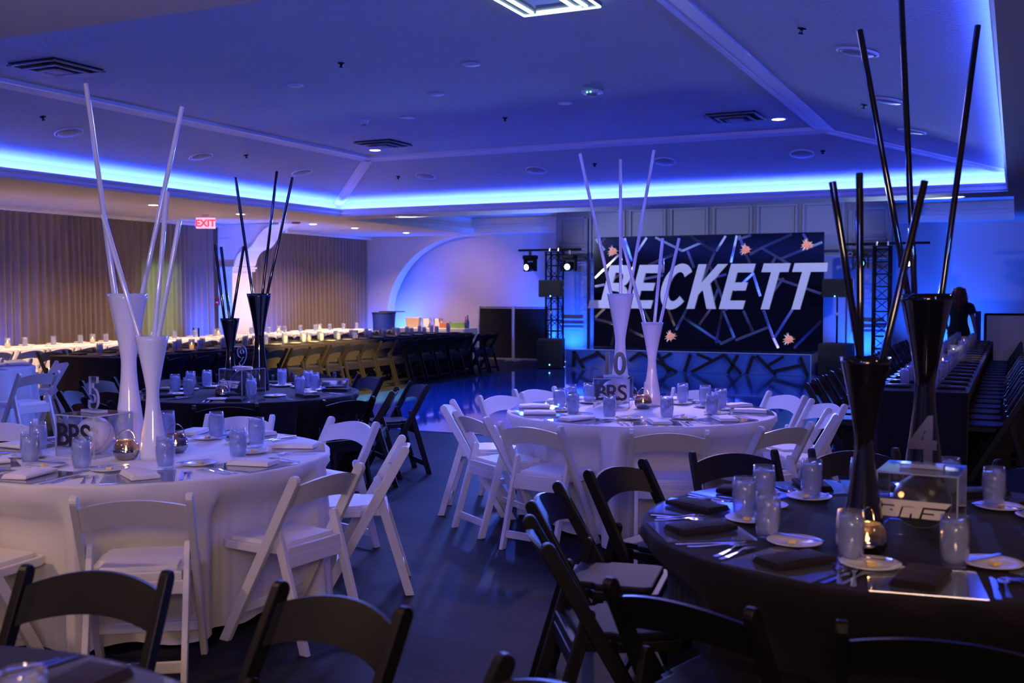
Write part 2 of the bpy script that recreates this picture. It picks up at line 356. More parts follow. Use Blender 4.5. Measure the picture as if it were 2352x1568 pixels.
# ================================================================== THE ROOM
WX, BY = -14.72, 22.62
def quad(mb, pts): mb.add(pts, [tuple(range(len(pts)))])
def slabf(mb, x0, x1, y0, y1, z0, z1): mb.box(((x0 + x1) / 2, (y0 + y1) / 2, (z0 + z1) / 2), (x1 - x0, y1 - y0, z1 - z0))
mb = MB(); slabf(mb, WX - .3, 4.6, -3.2, 23.6, -.12, 0); fl = struct('floor', mb, M['floor'])
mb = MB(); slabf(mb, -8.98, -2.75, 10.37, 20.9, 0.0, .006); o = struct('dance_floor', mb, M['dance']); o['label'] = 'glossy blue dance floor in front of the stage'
# soffit, cut by the two trays
T2 = (-11.5, -.05, 17.02, 22.25)
xs = [WX - .3, T2[0], TX0, TX1, T2[1], 4.6]; ys = [-3.2, TY0, TY1, T2[2], T2[3], 23.6]
mb = MB()
for i in range(5):
    for j in range(5):
        x0, x1, y0, y1 = xs[i], xs[i + 1], ys[j], ys[j + 1]; xc, yc = (x0 + x1) / 2, (y0 + y1) / 2
        if TX0 < xc < TX1 and TY0 < yc < TY1: continue
        if T2[0] < xc < T2[1] and T2[2] < yc < T2[3]: continue
        quad(mb, [(x0, y0, CEIL), (x1, y0, CEIL), (x1, y1, CEIL), (x0, y1, CEIL)])
struct('ceiling', mb, M['soffit'])
def rect_ring(mb, a, b):          # a, b = (x0,x1,y0,y1,z)
    A = [(a[0], a[2], a[4]), (a[1], a[2], a[4]), (a[1], a[3], a[4]), (a[0], a[3], a[4])]
    B = [(b[0], b[2], b[4]), (b[1], b[2], b[4]), (b[1], b[3], b[4]), (b[0], b[3], b[4])]
    mb.add(A + B, [(i, (i + 1) % 4, (i + 1) % 4 + 4, i + 4) for i in range(4)])
def grow(r, d, z): return (r[0] - d, r[1] + d, r[2] - d, r[3] + d, z)
T1 = (TX0, TX1, TY0, TY1); RR = (RX0, RX1, RY0, RY1)
# cove lip with stepped moulding, trough and upstand
mb = MB(); prof = [(0, CEIL), (0, CEIL + .02), (-.018, CEIL + .03), (-.010, CEIL + .075), (-.035, CEIL + .105), (-.035, CEIL + .125), (.02, CEIL + .125), (.02, CEIL + .045), (.17, CEIL + .045), (.17, CEIL + .25)]
for (d0, z0), (d1, z1) in zip(prof, prof[1:]): rect_ring(mb, grow(T1, d0, z0), grow(T1, d1, z1))
struct('trim_1', mb, M['trimw'], label='moulded cove lip around the main ceiling tray')
mb = MB(); rect_ring(mb, grow(T1, .17, CEIL + .25), grow(RR, 0, RZ)); struct('ceiling.001', mb, M['plaster'], label='sloped sides of the main ceiling tray')
mb = MB(); quad(mb, [(RX0, RY0, RZ), (RX1, RY0, RZ), (RX1, RY1, RZ), (RX0, RY1, RZ)]); struct('ceiling.002', mb, M['plaster'], label='flat middle of the main ceiling tray')
# frame of flat boards round the flat middle, and hip boards down to the corners
def lerp(a, b, t): return a + (b - a) * t
def slope_pt(corner, t, off=0):
    ax = [(TX0 - .17, TY0 - .17), (TX1 + .17, TY0 - .17), (TX1 + .17, TY1 + .17), (TX0 - .17, TY1 + .17)][corner]
    bx = [(RX0, RY0), (RX1, RY0), (RX1, RY1), (RX0, RY1)][corner]
    return Vector((lerp(bx[0], ax[0], t), lerp(bx[1], ax[1], t), lerp(RZ, CEIL + .25, t) - off))
mb = MB()
for k in range(4):
    a, b = slope_pt(k, .0, .0), slope_pt((k + 1) % 4, .0, .0); c, d = slope_pt((k + 1) % 4, .085, .0), slope_pt(k, .085, .0)
    for z in (.022,):
        dn = Vector((0, 0, -z)); P = [a, b, c, d]; Q = [p + dn for p in P]
        mb.add(P + Q, [(0, 1, 2, 3), (7, 6, 5, 4), (0, 4, 5, 1), (2, 6, 7, 3), (1, 5, 6, 2), (3, 7, 4, 0)])
    a, b = Vector((*slope_pt(k, 0).xy, RZ)), Vector((*slope_pt((k + 1) % 4, 0).xy, RZ)); mb.beam(a - Vector((0, 0, .015)), b - Vector((0, 0, .015)), .05, .05)
    p, q = slope_pt(k, .05, .012), slope_pt(k, .985, .012)
    mb.beam(p, q, .17, .05); mb.beam(p, q, .09, .075)
struct('trim_2', mb, M['trimw'], label='boards framing the flat ceiling and its hips')
# second, smaller tray beyond the beam
mb = MB(); prof = [(0, CEIL), (0, CEIL + .12), (.06, CEIL + .13), (.06, CEIL + .20), (.11, CEIL + .22), (.11, CEIL + .36)]
for (d0, z0), (d1, z1) in zip(prof, prof[1:]): rect_ring(mb, grow(T2, d0, z0), grow(T2, d1, z1))
struct('trim_3', mb, M['trimw'], label='crown steps of the rear ceiling tray')
mb = MB(); q2 = (-9.6, -1.9, 18.6, 20.7)
rect_ring(mb, grow(T2, .11, CEIL + .36), grow(q2, 0, 3.75)); quad(mb, [(q2[0], q2[2], 3.75), (q2[1], q2[2], 3.75), (q2[1], q2[3], 3.75), (q2[0], q2[3], 3.75)])
struct('ceiling.003', mb, M['plaster'], label='sloped ceiling of the rear tray')
# roof slab keeps the night out
mb = MB(); slabf(mb, WX - .4, 4.8, -3.4, 23.8, 3.95, 4.05); struct('ceiling.004', mb, M['soffit'])
# walls
mb = MB(); slabf(mb, WX - .3, WX - .2, -3.2, 23.6, 0, 3.95); struct('wall_left', mb, M['wall'])
mb = MB(); slabf(mb, 4.5, 4.6, -3.2, 23.6, 0, 3.95); struct('wall_right', mb, M['wall'])
mb = MB(); slabf(mb, WX - .3, 4.6, -3.3, -3.2, 0, 3.95); struct('wall_front', mb, M['wall'])
mb = MB(); slabf(mb, WX - .3, 4.6, 23.30, 23.40, 0, 3.95); struct('wall_back.002', mb, M['wall'], label='lit back plane of the arched niche')
# back wall with the arched niche on the left
AX0, AX1 = -14.13, -9.75; ac = (AX0 + AX1) / 2; ar = (AX1 - AX0) / 2; az = .95; ah = CEIL - .02 - az
arch = [(AX0, 0.0)] + [(ac - ar * math.cos(PI * k / 36), az + ah * math.sin(PI * k / 36)) for k in range(37)] + [(AX1, 0.0)]
mb = MB(); zt = 3.4
def archwall(mb, y0, y1):
    xl, xr = WX - .2, -9.2
    fr = []
    n = len(arch)
    top = []
    for x, z in arch: top.append((x, zt))
    for i in range(1, n - 2):
        a, b = arch[i], arch[i + 1]
        mb.prism([(a[0], a[1]), (b[0], b[1]), (b[0], zt), (a[0], zt)], y1 - y0, Matrix.Translation((0, (y0 + y1) / 2, 0)))
    slabf(mb, xl, AX0, y0, y1, 0, zt); slabf(mb, AX1, xr, y0, y1, 0, zt)
archwall(mb, BY, 22.95); struct('wall_back', mb, M['wall'])
mb = MB(); slabf(mb, -2.25, 4.6, BY, 22.95, 0, 3.5); struct('wall_back.001', mb, M['wall'], label='plain back wall right of the stage')
# panelled centre wall behind the backdrop
CY0 = 22.0; C0, C1 = -9.30, -2.18
wc = empty('wall_centre'); wc['kind'] = 'structure'; wc['label'] = 'grey panelled centre wall behind the stage backdrop'
mb = MB(); slabf(mb, C0, C1, CY0, 22.8, 0, 3.6); struct('wall_face', mb, M['panelw'], wc)
def frame(x0, x1, z0, z1, parent):
    mb = MB(); y = CY0 - .02; t = .045
    for a, b in (((x0, z0), (x1, z0)), ((x1, z0), (x1, z1)), ((x1, z1), (x0, z1)), ((x0, z1), (x0, z0))):
        mb.beam((a[0], y, a[1]), (b[0], y, b[1]), t, .042, up=(0, 1, 0))
    mb.box(((x0 + x1) / 2, CY0 + .002, (z0 + z1) / 2), (x1 - x0 - .08, .01, z1 - z0 - .08))
    struct('panel', mb, M['panelm'], parent, .006)
nb = 6; bx0, bx1 = -8.55, -3.05
for k in range(nb):
    a = lerp(bx0, bx1, k / nb); b = lerp(bx0, bx1, (k + 1) / nb); frame(a + .07, b - .07, 2.30, 3.35, wc)
for x0, x1 in ((-9.20, -8.62), (-2.92, -2.30)):
    frame(x0, x1, 2.62, 3.22, wc); frame(x0, x1, .98, 2.02, wc); frame(x0, x1, .14, .78, wc)
    for z, h, d in ((2.52, .035, .09), (2.46, .05, .05), (2.33, .05, .06), (2.24, .035, .10), (2.18, .04, .05), (.87, .035, .05)):
        mb = MB(); mb.box(((x0 + x1) / 2, CY0 - d / 2, z), (x1 - x0 + .18, d, h)); struct('moulding', mb, M['panelm'], wc, .006)
for x in (-9.25, -8.58, -2.98, -2.24):
    mb = MB(); mb.box((x, CY0 - .03, 1.6), (.08, .06, 3.2)); struct('pilaster', mb, M['panelw'], wc, .006)
# wing wall with the S-shaped bracket between the two curtains
prof = [(WX, 0), (-14.36, 0), (-14.36, 2.02), (-14.30, 2.04), (-14.30, 2.10), (-14.26, 2.13)]
c0, c1 = Vector((-14.26, 2.13)), Vector((-13.20, 2.95))
def bez(p, n=14):
    out = []
    for i in range(n + 1):
        t = i / n; out.append(tuple(p[0] * (1 - t) ** 3 + p[1] * 3 * t * (1 - t) ** 2 + p[2] * 3 * t * t * (1 - t) + p[3] * t ** 3))
    return out
V2 = lambda *a: Vector(a)
prof += bez([V2(-14.26, 2.13), V2(-14.20, 2.36), V2(-14.10, 2.43), V2(-13.98, 2.45)], 8)[1:]
prof += bez([V2(-13.98, 2.45), V2(-13.68, 2.47), V2(-13.70, 2.93), V2(-13.15, 2.945)], 12)[1:]
prof += [(WX, 2.945)]
ws = empty('wall_wing'); ws['kind'] = 'structure'; ws['label'] = 'white wing wall with S-shaped bracket between the curtains'
mb = MB()
for i in range(1, len(prof) - 2):      # strips from the wall to the profile
    (xa, za), (xb, zb) = prof[i], prof[i + 1]
    if abs(zb - za) < 1e-4: continue
    mb.prism([(WX, za), (xa, za), (xb, zb), (WX, zb)], .62, Matrix.Translation((0, 17.42, 0)))
struct('wall_face', mb, M['trimw'], ws)
edge = [Vector((x - .03, 17.09, z - .02)) for x, z in prof[5:-1]]
mb = MB(); mb.tube(edge, .022, 6); struct('bracket_bead', mb, M['trimw'], ws)
mb = MB(); slabf(mb, WX, -14.28, 17.04, 17.8, 2.06, 2.10); slabf(mb, WX, -14.31, 17.06, 17.78, 2.0, 2.06); struct('capital', mb, M['trimw'], ws, .008)
mb = MB(); slabf(mb, WX, -14.33, 17.08, 17.76, 0, .14); struct('plinth', mb, M['trimw'], ws, .006)
# crown strip over the curtains
mb = MB(); slabf(mb, WX - .2, WX + .16, -3.2, 17.08, CEIL - .06, CEIL); slabf(mb, WX - .2, WX + .16, 17.8, BY, CEIL - .06, CEIL); struct('trim_4', mb, M['trimw'], bev=.01, label='curtain track cover along the left wall')

# ---------------------------------------------------------------- curtains
def curtain(name, y0, y1, label, x=WX + .02):
    vs = []; fs = []; rnd = random.Random(int(y0 * 10)); n = int((y1 - y0) / .016); rows = [2.90, 2.84, 2.5, 1.8, 1.0, .3, .02]; ph = 0; pts = []
    for i in range(n + 1):
        y = y0 + (y1 - y0) * i / n; ph += .016 * 2 * PI / (.145 + .03 * math.sin(y * 3.1) + .012 * math.sin(y * 7.7))
        pts.append((y, ph))
    for z in rows:
        t = (2.9 - z) / 2.9; am = .035 + .022 * t
        for y, ph in pts:
            s = math.sin(ph); dx = am * (s if s > 0 else s * .7) + .012 * t * math.sin(y * 1.9 + z)
            vs.append((x + dx, y + .01 * t * math.sin(ph * .5), z))
    nn = n + 1
    for r in range(len(rows) - 1):
        for i in range(n): fs.append((r * nn + i, r * nn + i + 1, (r + 1) * nn + i + 1, (r + 1) * nn + i))
    mb = MB(); mb.add(vs, fs, True); o = obj(name, mb.mesh(name, M['curtain'])); tag(o, label, 'curtain', 'taupe pleated wall curtains'); return o
curtain('curtain', 7.0, 16.98, 'taupe pleated floor-length curtain on left wall, left of the exit sign')
curtain('curtain', 17.85, BY - .03, 'taupe pleated curtain on left wall, between S-shaped bracket and arched niche')
light('exit_door_lamp', 'AREA', (WX - .12, 15.55, 1.35), 5, (.55, .9, .55), (WX + 1, 15.55, 1.3), shape='RECTANGLE', size=.9, size_y=1.5)

# ---------------------------------------------------------------- ceiling fittings
def slope_z(x, y):
    if RX0 <= x <= RX1 and RY0 <= y <= RY1: return RZ, (0, 0)
    zb = CEIL + .25; c = [((RX0 - x) / (RX0 - TX0 + .17), (-1, 0), RX0 - TX0 + .17), ((x - RX1) / (TX1 + .17 - RX1), (1, 0), TX1 + .17 - RX1),
                         ((RY0 - y) / (RY0 - TY0 + .17), (0, -1), RY0 - TY0 + .17), ((y - RY1) / (TY1 + .17 - RY1), (0, 1), TY1 + .17 - RY1)]
    t, d, L = max(c, key=lambda q: q[0]); s = (RZ - zb) / L
    return lerp(RZ, zb, t), (d[0] * s, d[1] * s)
def on_tray(px, py):             # meets the tray ceiling along the photo ray
    d = ray(px, py); lo, hi = 1.0, 60.0
    t = 2.0
    while t < 40:
        p = CAM + d * t
        if TX0 - .17 < p.x < TX1 + .17 and TY0 - .17 < p.y < TY1 + .17:
            z, g = slope_z(p.x, p.y)
            if p.z >= z: break
        t += .01
    p = CAM + d * t; z, g = slope_z(p.x, p.y); n = Vector((-g[0], -g[1], -1)).normalized(); return Vector((p.x, p.y, z)), n
def orient(o, n, spin=0):        # local -Z of the fitting looks along n
    o.rotation_euler = (n.to_track_quat('-Z', 'Y').to_matrix() @ Matrix.Rotation(spin, 3, 'Z')).to_euler()
def zone(i): return i
spk = empty('ceiling_speaker'); mb = MB(); mb.lathe([(.165, 0), (.168, -.012), (.15, -.018), (.148, -.012)], 28, cap=False); obj('rim', (mb, M['trimw']), spk)
mb = MB(); mb.lathe([(.15, -.010), (.12, -.022), (.06, -.030), (.003, -.032)], 28); obj('grille', (mb, M['greypl']), spk); tag(spk, '', 'ceiling speaker'); P_spk = Proto(spk)
SP = [(158, 303, 'leftmost on the left slope, above the white reeds'), (461, 358, 'middle one of the left slope'), (693, 395, 'on left slope nearest the corner hip'),
      (977, 403, 'leftmost on the rear slope'), (1231, 390, 'second from left on rear slope'), (1527, 370, 'third from left on the rear slope'),
      (1842, 352, 'rightmost on the rear slope'), (1970, 118, 'nearest the camera on right slope'), (2040, 230, 'middle one of the right slope'), (2095, 300, 'farthest one of the right slope')]
for px, py, d in SP:
    p, n = on_tray(px, py); o = P_spk.place(p, 0, 'round ceiling speaker, ' + d, 'round ceiling speakers'); orient(o, n)
spr = empty('sprinkler_head'); mb = MB(); mb.lathe([(.035, 0), (.035, -.006), (.012, -.010), (.010, -.035), (.020, -.037), (.020, -.042), (.002, -.043)], 14); obj('escutcheon', (mb, M['blackpl']), spr)
mb = MB(); mb.tube([(-.012, 0, -.008), (-.016, 0, -.025), (0, 0, -.04), (.016, 0, -.025), (.012, 0, -.008)], .003, 6); obj('frame', (mb, M['chrome']), spr); tag(spr, '', 'sprinkler'); P_spr = Proto(spr)
SR = [(98, 268, 'far left, above the first round speaker'), (784, 144, 'on the flat middle near its left'), (565, 356, 'on left slope between two speakers'), (1160, 270, 'on the flat middle toward the back'),
      (1842, 65, 'on right slope near the top'), (1890, 346, 'beside the rightmost rear speaker'), (1366, 376, 'on rear slope above middle reeds'), (915, 405, 'on rear slope near the corner hip'), (1985, 240, 'on the right slope between black reeds')]
for px, py, d in SR:
    p, n = on_tray(px, py); o = P_spr.place(p, 0, 'small ceiling sprinkler ' + d, 'ceiling sprinklers'); orient(o, n)
dsk = empty('ceiling_disc'); mb = MB(); mb.lathe([(.085, 0), (.085, -.008), (.07, -.014), (.003, -.016)], 24); obj('cover', (mb, M['trimw']), dsk); tag(dsk, '', 'ceiling light'); P_dsk = Proto(dsk)
for px, py, d in [(678, 195, 'left one of the five'), (1082, 147, 'nearest the camera'), (1002, 215, 'behind the nearest one'), (936, 269, 'beside the small cone fitting'), (1298, 236, 'right one beside the white detector')]:
    p, n = on_tray(px, py); o = P_dsk.place(p, 0, 'small unlit white ceiling disc, ' + d, 'unlit discs on the flat ceiling')
def downlight():
    r = empty('downlight'); mb = MB(); mb.lathe([(.105, 0), (.105, -.006), (.085, -.010), (.080, -.004), (.078, .02)], 26, cap=False); obj('trim_ring', (mb, M['trimw']), r)
    mb = MB(); mb.lathe([(.079, -.004), (.06, -.008), (.002, -.009)], 22); obj('lamp', (mb, M['bulb']), r); tag(r, '', 'downlight'); return r
P_dl = Proto(downlight())
for i, (x, y) in enumerate(DOWN):
    P_dl.place((x, y, CEIL), 0, 'lit warm recessed downlight in the left soffit, %s from the camera' % ORD[i + 1], 'warm downlights of the left soffit')
P_dl.place((-8.8, 13.77, RZ), 0, 'lit warm downlight beside the ceiling vent at the left rear corner', 'warm downlights of the tray')
P_dl.place((-2.71, 13.49, RZ), 0, 'lit warm downlight at the right rear corner of the flat ceiling', 'warm downlights of the tray')
# square stepped vents
def vent():
    r = empty('ceiling_vent'); mb = MB(); mb.box((0, 0, .02), (.60, .60, .01)); obj('back_plate', (mb, M['ventdk']), r)
    for s, z in ((.62, -.004), (.42, -.022), (.24, -.034)):
        mb = MB(); t = .035
        for k in range(4):
            a = k * PI / 2; mb.box((0, s / 2 - t / 2, z), (s, t, .012), Matrix.Rotation(a, 4, 'Z'))
            mb.add([Matrix.Rotation(a, 3, 'Z') @ Vector(v) for v in ((-s / 2, s / 2, z), (s / 2, s / 2, z), (s / 2 - .05, s / 2 - .05, z + .03), (-s / 2 + .05, s / 2 - .05, z + .03))], [(0, 1, 2, 3)])
        obj('louvre_ring', (mb, M['vent']), r)
    mb = MB(); mb.box((0, 0, -.036), (.15, .15, .008)); obj('centre_plate', (mb, M['vent']), r); tag(r, '', 'ceiling vent'); return r
P_v = Proto(vent())
for px, py, d in [(130, 152, 'at upper left, nearest the camera'), (880, 328, 'at the left rear corner'), (1690, 266, 'at the right rear corner')]:
    p, n = on_tray(px, py); P_v.place((p.x, p.y, RZ - .02), 0, 'dark square stepped ceiling vent ' + d, 'square vents of the flat ceiling')
# bright slotted vent cut by the top of the picture
p = Zp(1205, 27, RZ); lf = empty('slotted_vent', (p.x, p.y, RZ - .03), 0); tag(lf, 'square ceiling vent with pale beam-lit slots at the top edge', 'ceiling light')  # slots emit in place of a beam falling on the vent
mb = MB(); mb.box((.31, -.31, .015), (.64, .64, .02)); obj('housing', (mb, M['vent']), lf)
for k, (x0, y0, x1, y1) in enumerate(((0, 0, .62, 0), (0, 0, 0, -.62), (.62, 0, .62, -.62), (0, -.62, .62, -.62))):
    mb = MB(); mb.beam((x0, y0, -.004), (x1, y1, -.004), .016, .012); obj('glowing_edge', (mb, M['strip']), lf)
for (x0, y0, x1, y1) in ((.09, -.06, .09, -.56), (.13, -.06, .49, -.06), (.44, -.06, .44, -.56), (.53, -.06, .53, -.56)):
    mb = MB(); mb.beam((x0, y0, -.004), (x1, y1, -.004), .03, .012); obj('glowing_slot', (mb, M['strip']), lf)
# detectors
p = Zp(836, 275, RZ); r = empty('smoke_detector', (p.x, p.y, RZ)); tag(r, 'small white cone-shaped detector on the flat ceiling', 'detector')
mb = MB(); mb.lathe([(.06, 0), (.06, -.015), (.045, -.03), (.045, -.05)], 18, cap=False); mb.lathe([(.045, -.03), (.04, -.055), (.002, -.056)], 18); obj('body', (mb, M['trimw']), r)
mb = MB(); mb.lathe([(.03, -.056), (.03, -.07), (.022, -.075), (.002, -.076)], 14); obj('sensor', (mb, M['greypl']), r)
p = Zp(1360, 207, RZ); r = empty('camera_dome', (p.x, p.y, RZ)); tag(r, 'white ceiling device with two tiny green lights, right of middle', 'detector')
mb = MB(); mb.box((0, 0, -.02), (.20, .14, .04)); obj('housing', (mb, M['trimw'], .01), r)
mb = MB(); mb.lathe([(.06, -.04), (.055, -.055), (.03, -.065), (.002, -.067)], 18); obj('lens_cover', (mb, M['greypl']), r)
for s in (-.03, .01):
    mb = MB(); mb.ball((s, -.07, -.03), .009, 8, 6); obj('indicator', (mb, M['headd']), r)
p = Zp(680, 510, CEIL); r = empty('fire_strobe', (p.x, p.y, CEIL)); tag(r, 'dark red round alarm on the left soffit beside downlights', 'fire alarm')
mb = MB(); mb.lathe([(.085, 0), (.085, -.02), (.06, -.035), (.002, -.036)], 20); obj('housing', (mb, M['red']), r)
# exit sign
p = Zp(472, 492, CEIL); r = empty('exit_sign', (p.x, p.y, CEIL), YAW + .1); tag(r, 'lit red EXIT sign hanging from the soffit beside left curtain', 'exit sign')
mb = MB(); mb.box((0, 0, -.03), (.12, .06, .06)); obj('mount', (mb, M['trimw']), r)
mb = MB(); mb.box((0, 0, -.155), (.33, .045, .19)); obj('sign_box', (mb, M['exitw'], .004), r)
me = text_mesh('EXIT', .17, .004, M['exitr'], offset=.006); o = obj('lettering', me, r, (0, -.026, -.215)); o.rotation_euler = (PI / 2, 0, 0)
# red pull station
p = Yp(499, 693, 17.08); r = empty('fire_alarm_pull', (p.x, 17.09, p.z)); tag(r, 'small red alarm call point on the white wing wall', 'fire alarm')
mb = MB(); mb.box((0, 0, 0), (.10, .04, .14)); obj('case', (mb, M['red'], .006), r); mb = MB(); mb.box((0, -.025, -.01), (.06, .01, .025)); obj('handle', (mb, M['trimw'], .003), r)
# emergency twin-head lamp
p = Zp(652, 520, CEIL); r = empty('emergency_light', (p.x, p.y, CEIL)); tag(r, 'small twin-lamp emergency light at top of the rear curtain', 'emergency light')
mb = MB(); mb.box((0, 0, -.03), (.16, .10, .06)); obj('housing', (mb, M['trimw'], .006), r)
for s in (-1, 1):
    mb = MB(); mb.ball((s * .09, -.03, -.085), .045, 14, 8); obj('lamp_head', (mb, M['china']), r)

# ================================================================== STAGE END
stage = empty('stage', (0, 0, 0)); tag(stage, 'low clear acrylic stage with black criss-cross bars in front of the backdrop', 'stage')
SX0, SX1, SYF, SYB, SZ = -8.35, -3.42, 20.25, 21.75, .42
mb = MB(); slabf(mb, SX0, SX1, SYF, SYB, SZ - .035, SZ); obj('deck', (mb, M['stageg'], .004), stage)
mb = MB(); slabf(mb, SX0, SX1, SYF - .012, SYF, .01, SZ - .036); obj('front_panel', (mb, M['stageg']), stage)
for x in (SX0, SX1 - .012):
    mb = MB(); slabf(mb, x, x + .012, SYF + .002, SYB, .01, SZ - .036); obj('side_panel', (mb, M['stageg']), stage)
mb = MB(); slabf(mb, SX0 + .02, SX1 - .02, SYF + .9, SYF + .93, .01, SZ - .04); obj('support', (mb, M['dance']), stage)
SB = [(60, 1160, 55, 1290), (60, 1160, 135, 1300), (110, 1250, 255, 1180), (230, 1180, 330, 1250), (490, 1250, 565, 1168), (700, 1180, 790, 1330), (570, 1180, 850, 1330), (730, 1240, 810, 1180),
      (960, 1180, 915, 1330), (1010, 1180, 1120, 1235), (970, 1335, 1220, 1190), (1220, 1190, 1350, 1345), (1325, 1190, 1250, 1345), (1445, 1190, 1395, 1345), (1470, 1190, 1620, 1355),
      (1570, 1280, 1680, 1195), (1600, 1330, 1830, 1275), (1810, 1190, 1865, 1365)]
for a, b, c, d in SB:
    p, q = Yp(1300 + a / 3.36, 460 + b / 3.36 - 4, SYF - .04), Yp(1300 + c / 3.36, 460 + d / 3.36 - 2, SYF - .04)
    p.z = min(max(p.z, .02), SZ - .045); q.z = min(max(q.z, .02), SZ - .045); p.x = max(min(p.x, SX1 - .03), SX0 + .03); q.x = max(min(q.x, SX1 - .03), SX0 + .03)
    mb = MB(); mb.beam(p, q, .055, .055, up=(0, 1, 0)); obj('black_bar', (mb, M['blackpl'], .004), stage)
mb = MB(); mb.beam((SX0, SYF - .01, SZ - .006), (SX1, SYF - .01, SZ - .006), .012, .012); mb.beam((SX1, SYF - .01, 0), (SX1, SYF - .01, SZ), .012, .012); mb.beam((SX0, SYF - .01, 0), (SX0, SYF - .01, SZ), .012, .012); obj('bright_edge', (mb, M['acryledge']), stage)
# backdrop
BDY = 21.25; bl, br_ = -8.12, -3.37; bb, bt = SZ + .005, 2.74
bd = empty('backdrop'); tag(bd, 'large glossy black backdrop with silver shards, glowing balls and BECKETT in white', 'backdrop')
mb = MB(); slabf(mb, bl, br_, BDY, BDY + .06, bb, bt); obj('backing_panel', (mb, M['blackgl']), bd)
mb = MB()
for x in (bl + .3, -5.75, br_ - .3):
    mb.beam((x, BDY + .1, bb), (x, BDY + .1, bt - .1), .05, .05); mb.beam((x, BDY + .1, 1.6), (x, BDY + .42, bb), .04, .04)
obj('rear_brace', (mb, M['blackpl']), bd)
SEG = [(230, 285, 300, 385), (305, 285, 265, 330), (205, 600, 410, 420), (455, 285, 510, 470), (625, 285, 555, 395), (690, 268, 900, 390), (640, 500, 830, 415), (900, 390, 1050, 325), (965, 265, 1150, 395),
       (1235, 265, 1160, 395), (1150, 400, 1060, 610), (940, 390, 990, 520), (1320, 265, 1275, 480), (1338, 270, 1370, 360), (1390, 420, 1420, 490), (1330, 300, 1430, 262), (1420, 420, 1500, 372), (1500, 372, 1745, 255),
       (1515, 370, 1720, 490), (1830, 250, 1866, 310), (1660, 450, 1985, 322), (1620, 440, 1590, 490), (1110, 500, 1180, 680), (1180, 680, 1240, 850), (1060, 620, 1240, 570), (585, 610, 750, 578), (750, 450, 748, 560),
       (215, 665, 300, 650), (360, 610, 500, 520), (1590, 590, 1970, 720), (1440, 550, 1500, 740), (205, 905, 300, 832), (205, 915, 370, 950), (600, 840, 650, 940), (790, 840, 840, 970), (960, 790, 850, 1000),
       (910, 905, 1200, 1100), (1115, 840, 1030, 960), (1210, 840, 1160, 1100), (1215, 850, 1300, 1060), (1300, 1060, 1190, 1110), (1370, 850, 1440, 1010), (1525, 850, 1600, 1060), (1750, 840, 1610, 1060),
       (1310, 1080, 1560, 980), (1600, 1060, 1640, 1140), (1980, 930, 1760, 1140), (355, 1140, 400, 900), (490, 1000, 600, 1050), (1300, 700, 1450, 560), (1680, 600, 1560, 760), (1180, 680, 1120, 820)]
for k, (a, b, c, d) in enumerate(SEG):
    p, q = Yp(1300 + a / 3.36, 460 + b / 3.36, BDY), Yp(1300 + c / 3.36, 460 + d / 3.36, BDY)
    for v in (p, q): v.x = min(max(v.x, bl + .03), br_ - .03); v.z = min(max(v.z, bb + .03), bt - .03)
    mb = MB(); y = BDY - .008 - .0015 * (k % 5)
    mb.beam((p.x, y, p.z), (q.x, y, q.z), .052, .010, up=(.06 * ((k * 7) % 5 - 2), 1, .05 * ((k * 3) % 5 - 2))); obj('silver_strip', (mb, M['foil'], .002), bd)
# the name, italic, as raised letters
def L_(pts, sh=.28): return [(x + sh * y, y) for x, y in pts]
def arc(cx, cy, rx, ry, a0, a1, n=12): return [(cx + rx * math.cos(math.radians(lerp(a0, a1, i / n))), cy + ry * math.sin(math.radians(lerp(a0, a1, i / n)))) for i in range(n + 1)]
s = .19
GL = {
 'B': [[(0, 0), (.40, 0)] + arc(.40, .27, .24, .27, -90, 70, 10) + arc(.38, .74, .22, .26, -60, 90, 10) + [(0, 1)], [(s, .17)] + [(.36, .17)] + arc(.36, .28, .09, .11, -90, 90, 8) + [(s, .41)], [(s, .59), (.34, .59)] + arc(.34, .70, .08, .12, -90, 90, 8) + [(s, .83)]],
 'E': [[(0, 0), (.56, 0), (.56, .19), (.20, .19), (.20, .41), (.50, .41), (.50, .59), (.20, .59), (.20, .81), (.56, .81), (.56, 1), (0, 1)]],
 'C': [arc(.36, .5, .36, .52, 40, 320, 28) + arc(.36, .5, .18, .33, 320, 40, 28)],
 'K': [[(0, 0), (.19, 0), (.19, .32), (.27, .42), (.48, 0), (.70, 0), (.40, .57), (.69, 1), (.46, 1), (.19, .58), (.19, 1), (0, 1)]],
 'T': [[(.20, 0), (.39, 0), (.39, .81), (.60, .81), (.60, 1), (0, 1), (0, .81), (.20, .81)]]}
zb_, zt_ = Yp(1600, 709, BDY).z, Yp(1600, 607, BDY).z; hL = zt_ - zb_
base = [(1379, 'B', 72), (1446, 'E', 62), (1509, 'C', 72), (1579, 'K', 72), (1653, 'E', 62), (1737, 'T', 0), (1807, 'T', 0)]
for px, ch, _ in base:
    x0 = Yp(px, 709, BDY).x
    polys = [L_(p) for p in GL[ch]]
    if ch == 'B': polys[0] = L_([(-.30, 0), (.40, 0)] + arc(.40, .27, .24, .27, -90, 70, 10) + arc(.38, .74, .22, .26, -60, 90, 10) + [(0, 1), (0, .19), (-.30, .19)])
    if px == 1737: polys = [L_([(.12, 0), (.31, 0), (.31, .81), (.50, .81), (.50, 1), (-.10, 1), (-.10, .81), (.12, .81)])]
    if px == 1807: polys = [L_([(.12, 0), (.31, 0), (.31, .81), (.66, .81), (.62, 1), (-.10, 1), (-.10, .81), (.12, .81)])]
    polys = [[(x * hL * .96, y * hL) for x, y in p] for p in polys]
    me = curve_mesh('letter', polys, .05, M['letter']); o = obj('letter', me, bd, (x0, BDY - .055, zb_)); o.rotation_euler = (PI / 2, 0, 0)
